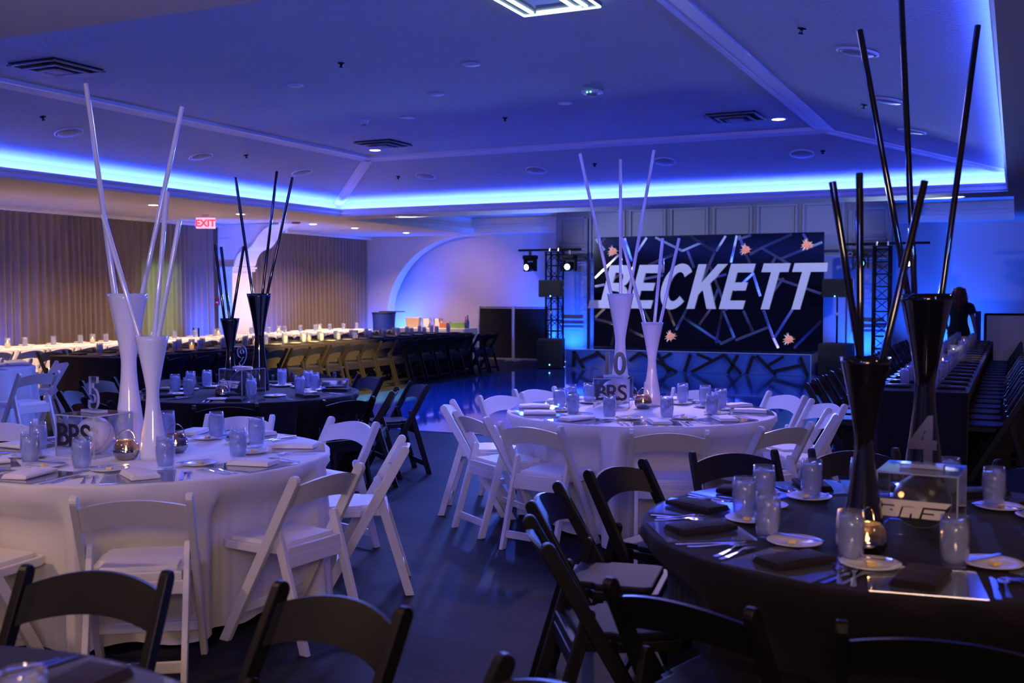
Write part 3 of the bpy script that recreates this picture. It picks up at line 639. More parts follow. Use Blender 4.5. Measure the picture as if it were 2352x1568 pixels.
# spiky glowing balls stuck on the backdrop
orn = empty('spiky_ball'); mb = MB(); mb.ball((0, 0, 0), .075, 20, 12); obj('ball', (mb, M['glowball']), orn)
rnd = random.Random(3)
for k in range(16):
    d = Vector((rnd.gauss(0, 1), -abs(rnd.gauss(0, .5)), rnd.gauss(0, 1))).normalized(); q = d.orthogonal().normalized() * .013; r2 = d.cross(q).normalized() * .013
    mb = MB(); b0 = d * .068; mb.add([b0 + q, b0 - q * .5 + r2, b0 - q * .5 - r2, d * rnd.uniform(.115, .15)], [(0, 1, 3), (1, 2, 3), (2, 0, 3), (0, 2, 1)]); obj('spike', (mb, M['spike']), orn)
tag(orn, '', 'ornament'); P_or = Proto(orn)
for px, py, d in ((1408, 577, 'upper left, beside the letter B'), (1713, 573, 'top middle, above the K'), (1853, 562, 'top right corner'), (1540, 772, 'lower left, below the letter C'), (1812, 779, 'lower right, below the Ts')):
    p = Yp(px, py, BDY - .094); P_or.place(p, rnd.uniform(-.3, .3), 'small glowing orange spiky ball on the backdrop, ' + d, 'spiky balls on the backdrop')
# trusses, pipes, moving heads
def truss(x, label):
    r = empty('truss_tower', (x, 21.02, 0)); tag(r, label, 'truss'); h = 2.43; a = .14
    for i in (-1, 1):
        for j in (-1, 1):
            mb = MB(); mb.tube([(i * a, j * a, .02), (i * a, j * a, h)], .022, 8); obj('chord', (mb, M['blackpl']), r)
    for k in range(11):
        z = .05 + k * (h - .1) / 10; mb = MB()
        for q in range(4):
            A = Matrix.Rotation(q * PI / 2, 3, 'Z'); mb.tube([A @ Vector((-a, a, z)), A @ Vector((a, a, z))], .012, 6)
        obj('rung', (mb, M['blackpl']), r)
        if k < 10:
            mb = MB(); z2 = z + (h - .1) / 10
            for q in range(4):
                A = Matrix.Rotation(q * PI / 2, 3, 'Z'); e = (1, -1)[(k + q) % 2]; mb.tube([A @ Vector((-a * e, a, z)), A @ Vector((a * e, a, z2))], .008, 5)
            obj('diagonal', (mb, M['blackpl']), r)
    mb = MB(); mb.box((0, 0, .01), (.5, .5, .02)); obj('base_plate', (mb, M['blackpl']), r); mb = MB(); mb.box((0, 0, h + .006), (.34, .34, .012)); obj('top_plate', (mb, M['blackpl']), r)
    return r
truss(-8.93, 'black box-truss tower left of the stage'); truss(-2.27, 'black box-truss tower right of the stage')
for x0, x1, side in ((-9.78, -8.32, 'left'), (-3.02, -1.44, 'right')):
    r = empty('crossbar', ((x0 + x1) / 2, 21.02, 2.485)); tag(r, 'black horizontal light pipe on top of the %s truss' % side, 'light bar')
    mb = MB(); mb.tube([(x0 - (x0 + x1) / 2, 0, 0), (x1 - (x0 + x1) / 2, 0, 0)], .024, 10); obj('pipe', (mb, M['blackpl']), r)
    tx = -8.93 if side == 'left' else -2.27
    for s in (-.1, .1):
        mb = MB(); mb.box((tx + s - (x0 + x1) / 2, 0, .0), (.03, .07, .075)); obj('clamp', (mb, M['alu'], .004), r)
def mover():
    r = empty('moving_head_light'); mb = MB(); mb.box((0, 0, -.04), (.05, .05, .10)); obj('clamp', (mb, M['chrome'], .006), r)
    mb = MB(); mb.box((0, 0, -.13), (.27, .22, .09)); obj('base', (mb, M['blackpl'], .02), r)
    mb = MB()
    for s in (-1, 1): mb.box((s * .135, 0, -.31), (.035, .11, .24))
    mb.box((0, 0, -.19), (.30, .12, .035)); obj('yoke', (mb, M['blackpl'], .012), r)
    hd = MB(); hd.lathe([(.06, -.13), (.09, -.10), (.10, 0), (.10, .09), (.085, .13)], 22, Matrix.Translation((0, 0, -.33)) @ Matrix.Rotation(PI / 2 + .12, 4, 'X'))
    ho = obj('head', (hd, M['blackpl']), r); mb = MB(); X = Matrix.Translation((0, 0, -.33)) @ Matrix.Rotation(PI / 2 + .12, 4, 'X')
    mb.lathe([(.058, .131), (.05, .137), (.002, .14)], 18, X); obj('lens', (mb, M['headl']), r); tag(r, '', 'stage light'); return r
mv = mover(); P_mv = Proto(mv)
for i, (x, d) in enumerate(((-9.5, 'at the left end of the left light pipe'), (-8.58, 'at the right end of left light pipe, brightly lit'), (-1.83, 'right of the right truss, shining brightly'))):
    P_mv.place((x, 21.02, 2.46), -.3 + .25 * i, 'black moving-head stage light ' + d, 'moving-head lights on the pipes')
mv2 = dup(mv, (-2.66, 21.02, 2.46), .15, 'black moving-head stage light left of the right truss, dimly lit', 'moving-head lights on the pipes')
for c in mv2.children:
    if c.name.startswith('lens'): c.data = c.data.copy(); c.data.materials[0] = M['headd']
# speakers on poles over subwoofers
def speaker(x, y, rz, side, face=True):
    r = empty('loudspeaker', (x, y, 1.48), rz); tag(r, 'black loudspeaker on a pole %s of the stage' % side, 'speaker')
    mb = MB(); mb.prism([(-.25, 0), (.25, 0), (.25, .35), (-.25, .35)], .30); obj('cabinet', (mb, M['cabinet'], .02), r)
    mb = MB(); mb.box((0, -.154, .175), (.45, .012, .30)); obj('grille', (mb, M['grille'], .004), r)
    mb = MB(); mb.ball((0, -.162, .02), .012, 10, 6); obj('indicator', (mb, M['led']), r)
    mb = MB(); mb.box((.252, .03, .2), (.006, .12, .05)); obj('side_handle', (mb, M['greypl'], .002), r)
    q = empty('speaker_pole', (x, y, .61)); tag(q, 'black pole carrying the loudspeaker %s of the stage' % side, 'pole')
    mb = MB(); mb.tube([(0, 0, 0), (0, 0, .55)], .019, 10); obj('lower_tube', (mb, M['blackpl']), q); mb = MB(); mb.tube([(0, 0, .55), (0, 0, .87)], .015, 10); obj('upper_tube', (mb, M['blackpl']), q)
    mb = MB(); mb.lathe([(.03, .52), (.03, .58)], 12); obj('collar', (mb, M['greypl']), q)
    b = empty('subwoofer', (x, y, 0), rz); tag(b, 'black floor subwoofer cabinet %s of the stage' % side, 'speaker')
    mb = MB(); mb.box((0, 0, .315), (.52, .62, .59)); obj('cabinet', (mb, M['cabinet'], .012), b)
    mb = MB(); mb.box((0, -.315, .315), (.46, .012, .53)); obj('grille', (mb, M['grille'], .004), b)
    mb = MB(); mb.ball((0, -.323, .09), .012, 10, 6); obj('indicator', (mb, M['led']), b)
    for i in (-1, 1):
        for j in (-1, 1):
            mb = MB(); mb.lathe([(.02, 0), (.02, .02)], 10, Matrix.Translation((i * .2, j * .24, 0))); obj('foot', (mb, M['blackpl']), b)
speaker(-8.72, 20.35, .30, 'left'); speaker(-3.05, 20.85, -.15, 'right')
# black folding screens
def panel_screen(x0, x1, y, label):
    r = empty('folding_screen', ((x0 + x1) / 2, y, 0)); tag(r, label, 'screen'); wd = x1 - x0
    mb = MB(); mb.box((0, 0, .64), (wd - .05, .02, 1.14)); obj('cloth_panel', (mb, M['screen'], .004), r)
    for s in (-1, 1):
        mb = MB(); mb.box((s * (wd / 2 - .015), 0, .63), (.03, .035, 1.26)); obj('post', (mb, M['alu'], .004), r)
    mb = MB(); mb.box((0, 0, .045), (wd - .06, .03, .035)); obj('bottom_rail', (mb, M['alu'], .004), r)
    mb = MB(); mb.box((0, 0, 1.235), (wd - .06, .025, .02)); obj('top_rail', (mb, M['blackpl'], .003), r)
    for s in (-1, 1):
        mb = MB(); mb.box((s * (wd / 2 - .1), 0, .012), (.05, .35, .024)); obj('foot', (mb, M['alu'], .004), r)
panel_screen(-11.30, -10.42, 22.1, 'left half of the low black cloth screen beside the buffet')
panel_screen(-10.40, -9.52, 22.1, 'right half of the low black cloth screen beside left truss')
# whiteboard on the right
p = Yp(2262, 722, 20.6); r = empty('whiteboard', (p.x + .95, 20.6, 0)); tag(r, 'white projection board with black frame standing on the right', 'board')
mb = MB(); mb.box((0, 0, .72), (1.84, .02, .90)); obj('board', (mb, M['board']), r)
for s in (-1, 1):
    mb = MB(); mb.box((s * .94, 0, .60), (.045, .05, 1.18)); obj('frame_post', (mb, M['blackpl'], .004), r)
    mb = MB(); mb.box((s * .8, 0, .015), (.05, .6, .03)); obj('foot', (mb, M['blackpl'], .004), r)
for z in (.25, 1.185):
    mb = MB(); mb.box((0, 0, z), (1.90, .05, .04)); obj('frame_rail', (mb, M['blackpl'], .004), r)
mb = MB(); mb.box((-1.06, .05, .62), (.10, .04, 1.24)); o = obj('upright_panel', (mb, M['bluecloth'], .006), loc=(r.location.x, 20.6, 0)); tag(o, 'narrow blue-lit upright beside the framed white board', 'panel')

# ---------------------------------------------------------------- tablecloths
def cloth_limits(pts, center):
    near = [(cx_ - center[0], cy_ - center[1], a) for cx_, cy_, a in CHAIRS if math.hypot(cx_ - center[0], cy_ - center[1]) < 6.5]
    out = []
    for x, y, nx, ny, s_ in pts:
        cand = [(cx_, cy_, math.cos(a), math.sin(a)) for cx_, cy_, a in near if abs(cx_ - x) < .8 and abs(cy_ - y) < .8]; d = .12; best = .12
        while d > -.45:
            px_, py_ = x + nx * d, y + ny * d; hit = False
            for cx_, cy_, ca, sa in cand:
                ex, ey = px_ - cx_, py_ - cy_; fy = ex * ca + ey * sa; fx = ex * sa - ey * ca
                if abs(fx) < .250 and -.33 < fy < .262: hit = True; break
            d -= .01
            if hit: best = d
            elif d < -.30 or d < best - .20: break
        out.append(best)
    n = len(out); m_ = [min(out[(k + q) % n] for q in (-1, 0, 1)) for k in range(n)]
    return [min(m_[k], sum(m_[(k + q) % n] for q in range(-2, 3)) / 5) for k in range(n)]
def cloth_mesh(name, mt, pts, z=.75, folds=22, seed=1, amp=.075, flare=.05, zb=.015, center=(0, 0)):
    """pts: closed outline as (x, y, nx, ny, arclength)"""
    rnd = random.Random(seed); n = len(pts); Lt = pts[-1][4]; ph = [rnd.uniform(0, 6.28) for _ in range(6)]; am = [rnd.uniform(.3, 1) for _ in range(6)]
    lim = cloth_limits(pts, center)
    rows = [0, .012, .05, .12, .20, .28, .36, .50, .65, .8, .92, 1.0]; vs = []; fs = []
    vs.append((sum(p[0] for p in pts) / n, sum(p[1] for p in pts) / n, z)); ins = 1
    for x, y, nx, ny, s in pts: vs.append((x - nx * .012, y - ny * .012, z))
    for t in rows:
        for kk, (x, y, nx, ny, s) in enumerate(pts):
            u = 2 * PI * s / Lt; f = sum(am[k] * math.sin(u * (folds * (.55 + .2 * k) // 1) + ph[k]) for k in range(4)) / 2.2
            f = f * abs(f) ** .2; g = min(1, t * 1.4) ** .8; d = amp * f * g + flare * t + .004
            hem = .012 * math.sin(u * folds * .5 + ph[4]) if t > .9 else 0
            zz = z - .003 - (z - zb - .015) * t; wv = max(0, min(1, (z - zz) / (z - .53))); wv = wv * wv * (3 - 2 * wv); L_k = lim[kk]      # chairs pushed in hold the cloth back
            if L_k < .119: d = min(d, lerp(.006 + .05 * (1 - wv), L_k, wv))
            vs.append((x + nx * d, y + ny * d, z - .003 - (z - zb - .012 - .003) * t + hem * (t > .99)))
    for k in range(n): fs.append((0, 1 + k, 1 + (k + 1) % n))
    R_ = len(rows)
    for r in range(R_):
        for k in range(n):
            a = 1 + r * n + k; b = 1 + r * n + (k + 1) % n; fs.append((a, a + n, b + n, b))
    mb = MB(); mb.add(vs, fs, True); me = mb.mesh(name, mt); recalc(me); return me
CHAIRS = []
def circ(r, n=220): return [(r * math.cos(2 * PI * k / n), r * math.sin(2 * PI * k / n), math.cos(2 * PI * k / n), math.sin(2 * PI * k / n), 2 * PI * r * k / n) for k in range(n)]
def rectp(w_, d_, step=.035):
    out = []; rc = .04; s = 0
    cor = [(w_ / 2 - rc, -d_ / 2 + rc, -90), (w_ / 2 - rc, d_ / 2 - rc, 0), (-w_ / 2 + rc, d_ / 2 - rc, 90), (-w_ / 2 + rc, -d_ / 2 + rc, 180)]
    for i, (x, y, a0) in enumerate(cor):
        for k in range(5):
            a = math.radians(a0 + k * 22.5); out.append((x + rc * math.cos(a), y + rc * math.sin(a), math.cos(a), math.sin(a)))
        nx_, ny_, a1 = cor[(i + 1) % 4]; a = math.radians(a0 + 90); px_, py_ = x + rc * math.cos(a), y + rc * math.sin(a); qx, qy = nx_ + rc * math.cos(a), ny_ + rc * math.sin(a)
        L = math.hypot(qx - px_, qy - py_); m_ = int(L / step)
        for k in range(1, m_): out.append((lerp(px_, qx, k / m_), lerp(py_, qy, k / m_), math.cos(a), math.sin(a)))
    res = []; s = 0
    for i, o in enumerate(out):
        if i: s += math.hypot(o[0] - out[i - 1][0], o[1] - out[i - 1][1])
        res.append((*o, s))
    return res
def xy(v): return (v.x, v.y)
TB = {'T10': (xy(Zp(1470, 943, .75)), 'w', 'the centre white table'), 'T5': (xy(Zp(335, 1041, .75)), 'w', 'the front left white table'), 'T4': (xy(Zp(2088, 1210, .75)), 'b', 'the front right black table'),
      'T9': (xy(Zp(565, 900, .75)), 'b', 'the rear left black table'), 'FL': (xy(Zp(-131, 845, .75)), 'w', 'the far left white table'), 'T0': ((-1.82, .80), 'b', 'the bottom left black table')}
c0 = CAM + rgt * -1.3 + fwd * 1.5; TB['T0'] = ((c0.x, c0.y), 'b', 'the bottom left black table')
LAB = {'T10': 'white floor-length cloth on the round table at centre', 'T5': 'white floor-length cloth on the round table at front left', 'T4': 'black floor-length cloth on the round table at front right',
       'T9': 'black floor-length cloth on the round table behind the front left one', 'FL': 'white floor-length cloth on round table at far left edge', 'T0': 'black cloth on the table at the bottom left corner'}
def rect_table(x0, x1, y0, y1, mt, label, seed=1):
    me = cloth_mesh('tablecloth', M[mt], rectp(x1 - x0, y1 - y0), seed=seed, folds=int((y1 - y0) * 7), amp=.016, flare=.0, center=((x0 + x1) / 2, (y0 + y1) / 2))
    o = obj('tablecloth', me, loc=((x0 + x1) / 2, (y0 + y1) / 2, 0)); tag(o, label, 'tablecloth', 'cloths on the long tables')
L3 = (-1.04, -.33, 9.28, 19.6); L2 = (-11.30, -10.0, 9.83, 19.4); L1 = (-13.85, -13.0, 8.6, 20.2)

# ---------------------------------------------------------------- folding chairs
def chair(kind):
    A = M['wchair'] if kind == 'w' else M['bchair']; Pm = M['wpad'] if kind == 'w' else M['bpad']
    r = empty('folding_chair'); tag(r, '', 'chair'); HT = .775
    def sy(z): return .19 - .44 * z / HT
    X = Matrix(((0, 1, 0, 0), (1, 0, 0, 0), (0, 0, 1, 0), (0, 0, 0, 1)))      # prism local x -> world y, thickness -> world x
    nx, nz = HT / math.hypot(HT, .44), .44 / math.hypot(HT, .44)
    for s in (-1, 1):
        hw = .024; top = HT - .022
        pts = [(sy(0) - hw * 1.15, 0), (sy(0) + hw * 1.15, 0)]
        pts.append((sy(top) + hw * nx, top + hw * nz))
        for k in range(1, 7):
            a = math.atan2(nz, nx) + PI * k / 7; pts.append((sy(top) + hw * math.cos(a), top + hw * math.sin(a)))
        pts.append((sy(top) - hw * nx, top - hw * nz))
        mb = MB(); mb.prism(pts, .027, Matrix.Translation((s * .2135, 0, 0)) @ X); obj('front_leg', (mb, A, .004), r)
        rl = [(-.285, 0), (-.240, 0), (-.082, .53)]; c_ = (-.103, .535)
        for k in range(1, 7): a = -.1 + PI * k / 7; rl.append((c_[0] + .023 * math.cos(a), c_[1] + .023 * math.sin(a)))
        rl.append((-.127, .53))
        mb = MB(); mb.prism(rl, .024, Matrix.Translation((s * .186, 0, 0)) @ X); obj('rear_leg', (mb, A, .004), r)
    # curved back slat
    n = 12; vs = []; fs = []
    for i in range(n + 1):
        t = -1 + 2 * i / n; q = 1 - t * t; zt2 = .722 + .036 * q; zb2 = .622 + .030 * q
        for z in (zt2, zb2):
            for th in (-.007, .007): vs.append((t * .203, sy(z) - .028 * q + th, z))
    for i in range(n):
        a = i * 4; b = a + 4; fs += [(a, a + 1, b + 1, b), (a + 2, b + 2, b + 3, a + 3), (a, b, b + 2, a + 2), (a + 1, a + 3, b + 3, b + 1)]
    fs += [(0, 2, 3, 1), (n * 4, n * 4 + 1, n * 4 + 3, n * 4 + 2)]
    mb = MB(); mb.add(vs, fs, True); me = mb.mesh('backrest', A, 0); recalc(me); bm = bmesh.new(); bm.from_mesh(me)
    for e in bm.edges:
        if len(e.link_faces) == 2 and e.calc_face_angle(0) > .7: e.smooth = False
    bm.to_mesh(me); bm.free(); obj('backrest', me, r)
    # seat frame and pad
    out = [(-.170, -.155), (.170, -.155), (.170, -.03), (.197, -.01), (.197, .20), (.18, .235), (-.18, .235), (-.197, .20), (-.197, -.01), (-.170, -.03)]
    XS = Matrix(((1, 0, 0, 0), (0, 0, 1, 0), (0, 1, 0, .430), (0, 0, 0, 1)))
    mb = MB(); mb.prism(out, .036, XS); obj('seat', (mb, A, .005), r)
    pad = [(x * .88, .04 + (y - .04) * .86) for x, y in out]
    mb = MB(); mb.prism(pad, .022, XS @ Matrix.Translation((0, .026, 0))); obj('seat_pad', (mb, Pm, .007), r)
    mb = MB(); mb.box((0, -.150, .385), (.35, .02, .055)); obj('seat_rail', (mb, A, .004), r)
    mb = MB(); mb.box((0, sy(.15), .15), (.40, .018, .04)); obj('front_stretcher', (mb, A, .004), r)
    mb = MB(); mb.box((0, -.235, .09), (.35, .018, .045)); obj('rear_stretcher', (mb, A, .004), r)
    return r
CW, CB = Proto(chair('w')), Proto(chair('b'))
def chair_at(P, back, ang_face, label, group):      # back: position of the middle of the top of the backrest; ang_face: direction the sitter looks
    d = Vector((math.cos(ang_face), math.sin(ang_face))); o = Vector((back[0], back[1])) + d * .25
    CHAIRS.append((o.x, o.y, ang_face)); return P.place((o.x, o.y, 0), ang_face - PI / 2, label, group)
CH = {'T10': [(1020, 935, 1038, 921), (1051, 948, 1120, 962), (1172, 969, 1315, 981), (1447, 987, 1617, 990), (1724, 983, 1849, 971), (1897, 960, 1934, 938), (1884, 922, 1925, 930), (1753, 900, 1838, 912), (1565, 894, 1676, 898), (1174, 898, 1276, 890), (1101, 912, 1190, 905)],
      'T5': [(162, 1150, 440, 1142), (665, 1105, 838, 1068), (929, 1005, 934, 1031), (757, 960, 875, 975), (476, 955, 630, 957), (-80, 972, 66, 969)],
      'T4': [(1206, 1189, 1252, 1263), (1211, 1163, 1278, 1110), (1347, 1087, 1472, 1059), (1589, 1043, 1776, 1038), (1893, 1038, 2060, 1036), (2292, 1059, 2450, 1090), (1400, 1342, 1722, 1411), (1985, 1445, 2330, 1480)],
      'T9': [(822, 861, 883, 869), (842, 905, 918, 889), (694, 918, 808, 910), (463, 926, 597, 921), (155, 890, 164, 904), (190, 916, 250, 925), (179, 878, 264, 868), (680, 858, 762, 856)],
      'FL': [(48, 860, 133, 854), (117, 830, 162, 836), (0, 824, 79, 826)], 'T0': [(67, 1306, 387, 1320), (644, 1343, 944, 1406)]}
EXTRA = {'T10': [], 'T5': [(-86, 1.33), (140, 1.45), (-125, 1.35), (-170, 1.4)], 'T4': [(20, 1.45), (-45, 1.45), (52, 1.5)], 'T9': [(128, 1.5), (155, 1.55), (50, 1.5)], 'FL': [(-60, 1.35)], 'T0': []}
SEATS = {}
for k, L in CH.items():
    c = Vector(TB[k][0]); seats = []; P = CW if TB[k][1] == 'w' else CB; cn = 'white' if TB[k][1] == 'w' else 'black'
    for a in L:
        p, q = Zp(a[0], a[1], .76), Zp(a[2], a[3], .76); mid = Vector(((p.x + q.x) / 2, (p.y + q.y) / 2)); wd = (p - q).length
        rad = (mid - c); ang = math.atan2(rad.y, rad.x)
        nn = Vector((-(q - p).y, (q - p).x)).normalized(); nn = nn if nn.dot(rad) < 0 else -nn
        fa = math.atan2(-rad.y, -rad.x); f2 = math.atan2(nn.y, nn.x); df = (f2 - fa + PI) % (2 * PI) - PI
        if .36 < wd < .53: fa += max(-.45, min(.45, df)) * .9
        dist = max(rad.length, 1.22); mid = c + rad.normalized() * dist
        seats.append((ang, mid, fa))
    for deg, dist in EXTRA[k]:
        a = math.radians(deg); seats.append((a, c + Vector((math.cos(a), math.sin(a))) * dist, a + PI))
    if k == 'T0':
        p = Zp(1218, 1525, .76); a = math.atan2(p.y - c.y, p.x - c.x); seats.append((a, Vector((p.x + .13, p.y - .10)), a + PI + .1))
    seats.sort(key=lambda q: math.atan2(q[1][1] - c.y, q[1][0] - c.x))
    for _ in range(6):
        for i in range(len(seats)):
            (a1, m1, f1), (a2, m2, f2) = seats[i], seats[(i + 1) % len(seats)]; o1 = m1 + Vector((math.cos(f1), math.sin(f1))) * .35; o2 = m2 + Vector((math.cos(f2), math.sin(f2))) * .35
            g_ = (o2 - o1).length
            if 0 < g_ < .50 and len(seats) > 3: dv = (o2 - o1) / g_ * (.50 - g_) / 2; seats[i] = (a1, m1 - dv, f1); seats[(i + 1) % len(seats)] = (a2, m2 + dv, f2)
    SEATS[k] = seats
    for ang, mid, fa in seats:
        chair_at(P, mid, fa, '%s folding chair at %s o\'clock of %s' % (cn, clock(c, ang), TB[k][2]), '%s chairs around %s' % (cn, TB[k][2]))
# rows along the long tables
rnd = random.Random(5)
for i in range(19):
    y = 18.95 - i * .488
    chair_at(CB, (-9.36 + rnd.uniform(-.03, .03), y + rnd.uniform(-.02, .02)), PI + rnd.uniform(-.06, .06), 'black folding chair on near side of left black table, %s from far end' % ORD[i + 1], 'black chairs, near side of left long table')
for i in range(18):
    y = 18.9 - i * .50
    chair_at(CB, (-11.86 + rnd.uniform(-.03, .03), y), rnd.uniform(-.06, .06), 'black folding chair behind the left black table, %s from far end' % ORD[i + 1], 'black chairs, far side of left long table')
for i in range(21):
    y = 19.9 - i * .52
    chair_at(CW, (-12.38 + rnd.uniform(-.02, .02), y), PI + rnd.uniform(-.05, .05), 'white folding chair at the long white table, %s from far end' % ORD[i + 1], 'white chairs, near side of long white table')
for i in range(19):
    y = 9.72 + i * .505
    chair_at(CB, (.09 + rnd.uniform(-.02, .02), y), PI + rnd.uniform(-.04, .04), 'black folding chair right of the right long table, %s from camera' % ORD[i + 1], 'black chairs, right side of right long table')
for i in range(19):
    y = 9.65 + i * .51
    chair_at(CB, (-1.66 + rnd.uniform(-.02, .02), y), rnd.uniform(-.04, .04), 'black folding chair left of the right long table, %s from camera' % ORD[i + 1], 'black chairs, left side of right long table')

for i, (k, (c, w_, nm)) in enumerate(TB.items()):
    me = cloth_mesh('tablecloth', M['wcloth' if w_ == 'w' else 'bcloth'], circ(.905, 300), seed=i + 3, folds=26, center=c)
    o = obj('tablecloth', me, loc=(c[0], c[1], 0)); tag(o, LAB[k], 'tablecloth', 'cloths on the round tables')
rect_table(*L3, 'bcloth', 'black cloth on the long table at the right', 11)
rect_table(-11.25, -10.05, 9.83, 19.4, 'bcloth', 'black cloth on the long table at the left', 12)
rect_table(*L1, 'wcloth', 'white cloth on the long table beside the curtains', 13)
rect_table(-13.15, -11.34, 21.45, 22.15, 'wcloth', 'white cloth on the buffet table before the arched niche', 14)

# ================================================================== TABLEWARE
TZ = .7505
def glass_obj():
    r = empty('water_glass'); mb = MB()
    pr = [(.002, .0), (.027, .0), (.029, .006), (.033, .03), (.036, .062), (.0355, .09), (.032, .128), (.0300, .128), (.0335, .09), (.034, .062), (.031, .03), (.027, .014), (.002, .012)]
    mb.lathe(pr, 24, cap=False); obj('tumbler', (mb, M['glass']), r)
    mb = MB(); mb.lathe([(.002, .014), (.026, .0145), (.0305, .03), (.0335, .062), (.033, .09), (.0312, .112), (.002, .112)], 22, cap=False); obj('iced_water', (mb, M['ice']), r)
    rn = random.Random(2); mb = MB()
    for k in range(9):
        a = rn.uniform(0, 6.28); q = rn.uniform(.006, .018); X = Matrix.Translation((q * math.cos(a), q * math.sin(a), rn.uniform(.05, .112))) @ Matrix.Rotation(rn.uniform(0, 3), 4, Vector((rn.random(), rn.random(), rn.random() + .1)).normalized())
        mb.box((0, 0, 0), (.017, .017, .015), X)
    r.scale = (1.2, 1.2, 1.2); obj('ice_cubes', (mb, M['ice'], .002), r, kind='stuff'); tag(r, '', 'glass'); return r
def simple(name, cat, mb, mt, bev=0.):
    o = obj(name, (mb, M[mt], bev)); tag(o, '', cat); return o
def outline(pts, t, zf):        # flat outline in xy, thickness t, lifted by zf(y)
    me = curve_mesh('outline', [pts], t, M['steel']); 
    for v in me.vertices: v.co.z += t / 2 + zf(v.co.y)
    return me
def mirror(half): return half + [(-x, y) for x, y in reversed(half)]
fork_l = lambda y: .010 * math.exp(-((y - .035) / .04) ** 2) + (.004 if y > .09 else 0)
hf = [(.003, -.095), (.0085, -.092), (.0075, -.06), (.0035, 0), (.0035, .025), (.010, .045), (.0125, .055), (.0125, .098), (.0095, .098), (.0090, .060), (.0058, .060), (.0055, .098), (.0022, .098), (.0018, .060)]
o = obj('fork', outline(mirror(hf), .0022, fork_l)); tag(o, '', 'fork'); P_fork = Proto(o)
kn = [(-.008, -.115), (.008, -.115), (.0095, -.09), (.0065, .0), (.010, .01), (.0115, .06), (.009, .10), (.001, .122), (-.006, .118), (-.0065, 0), (-.0095, -.09)]
o = obj('knife', outline(kn, .0028, lambda y: .0005)); tag(o, '', 'knife'); P_knife = Proto(o)
o = obj('butter_knife', outline([(x * .8, y * .72) for x, y in kn], .0024, lambda y: .0005)); tag(o, '', 'knife'); P_bk = Proto(o)
sp_ = [(.003, -.09), (.008, -.088), (.0065, -.05), (.0035, .01), (.0045, .03), (.013, .045), (.0175, .065), (.016, .085), (.009, .098), (.001, .101)]
o = obj('spoon', outline(mirror(sp_), .0024, lambda y: .007 * math.exp(-((y - .03) / .03) ** 2) + (.003 if y > .06 else 0))); tag(o, '', 'spoon'); P_spoon = Proto(o)
mb = MB(); mb.lathe([(.002, .003), (.048, .003), (.056, .005), (.085, .013), (.088, .016), (.086, .017), (.052, .009), (.045, .0065), (.002, .006)], 32, cap=False); P_plate = Proto(simple('bread_plate', 'plate', mb, 'china'))
mb = MB(); mb.box((0, 0, .007), (.026, .024, .013)); P_butter = Proto(simple('butter_pat', 'butter', mb, 'butter', .003))
mb = MB(); mb.box((0, 0, .003), (.30, .30, .0045)); P_charger = Proto(simple('glass_charger', 'charger', mb, 'charger', .0015))
def napkin(mt):
    mb = MB(); L, Wd = .215, .115
    for k in range(4):
        z = .0035 + k * .0048; off = .003 * k; n = 8; vs = []; fs = []
        for i in range(n + 1):
            x = -L / 2 + L * i / n; bulge = .002 * math.sin(i * 1.3 + k) + (.004 if 0 < i < n else 0)
            for y in (-Wd / 2 + off * .6, Wd / 2 - off): 
                vs += [(x * (1 - .012 * k), y, z - .002), (x * (1 - .012 * k), y, z + .002 + bulge * .6)]
        for i in range(n):
            a = i * 4; b = a + 4; fs += [(a + 1, b + 1, b + 3, a + 3), (a, a + 2, b + 2, b), (a, b, b + 1, a + 1), (a + 2, a + 3, b + 3, b + 2)]
        fs += [(0, 1, 3, 2), (n * 4, n * 4 + 2, n * 4 + 3, n * 4 + 1)]
        mb.add(vs, fs, True)
    for y in (-Wd / 2 + .001,): mb.tube([(-L / 2, y, .0105), (0, y, .011), (L / 2, y, .0105)], .0095, 8)
    me = mb.mesh('napkin', M[mt], .0012); recalc(me); o = obj('folded_napkin', me); tag(o, '', 'napkin'); return o
P_nap = {'w': Proto(napkin('wnap')), 'b': Proto(napkin('bnap'))}
P_gl = Proto(glass_obj())
rs = random.Random(11)
OBST = []                     # centrepieces the place settings keep clear of
for px_, D_, r_ in ((299, 5.45, .085), (353, 5.15, .075), (218, 5.3, .165), (290, 5.13, .065), (404, 5.35, .065), (1424, 7.85, .085), (1497, 7.6, .075), (1409, 7.55, .165), (1477, 7.4, .065), (1445, 8.05, .065),
                    (597, 8.8, .085), (530, 8.85, .075), (557, 8.45, .165), (512, 8.15, .065), (2120, 4.15, .085), (1982, 3.45, .075), (2116, 3.62, .165), (1991, 3.27, .065)):
    q_ = Zp(px_, 674 + .80 * F / D_, .75); OBST.append((q_.x, q_.y, r_))
def clear(p, r, out):
    p = list(p)
    for _ in range(40):
        if all(math.hypot(p[0] - x, p[1] - y) > r + q for x, y, q in OBST): break
        p[0] += out[0] * .012; p[1] += out[1] * .012
    return tuple(p)
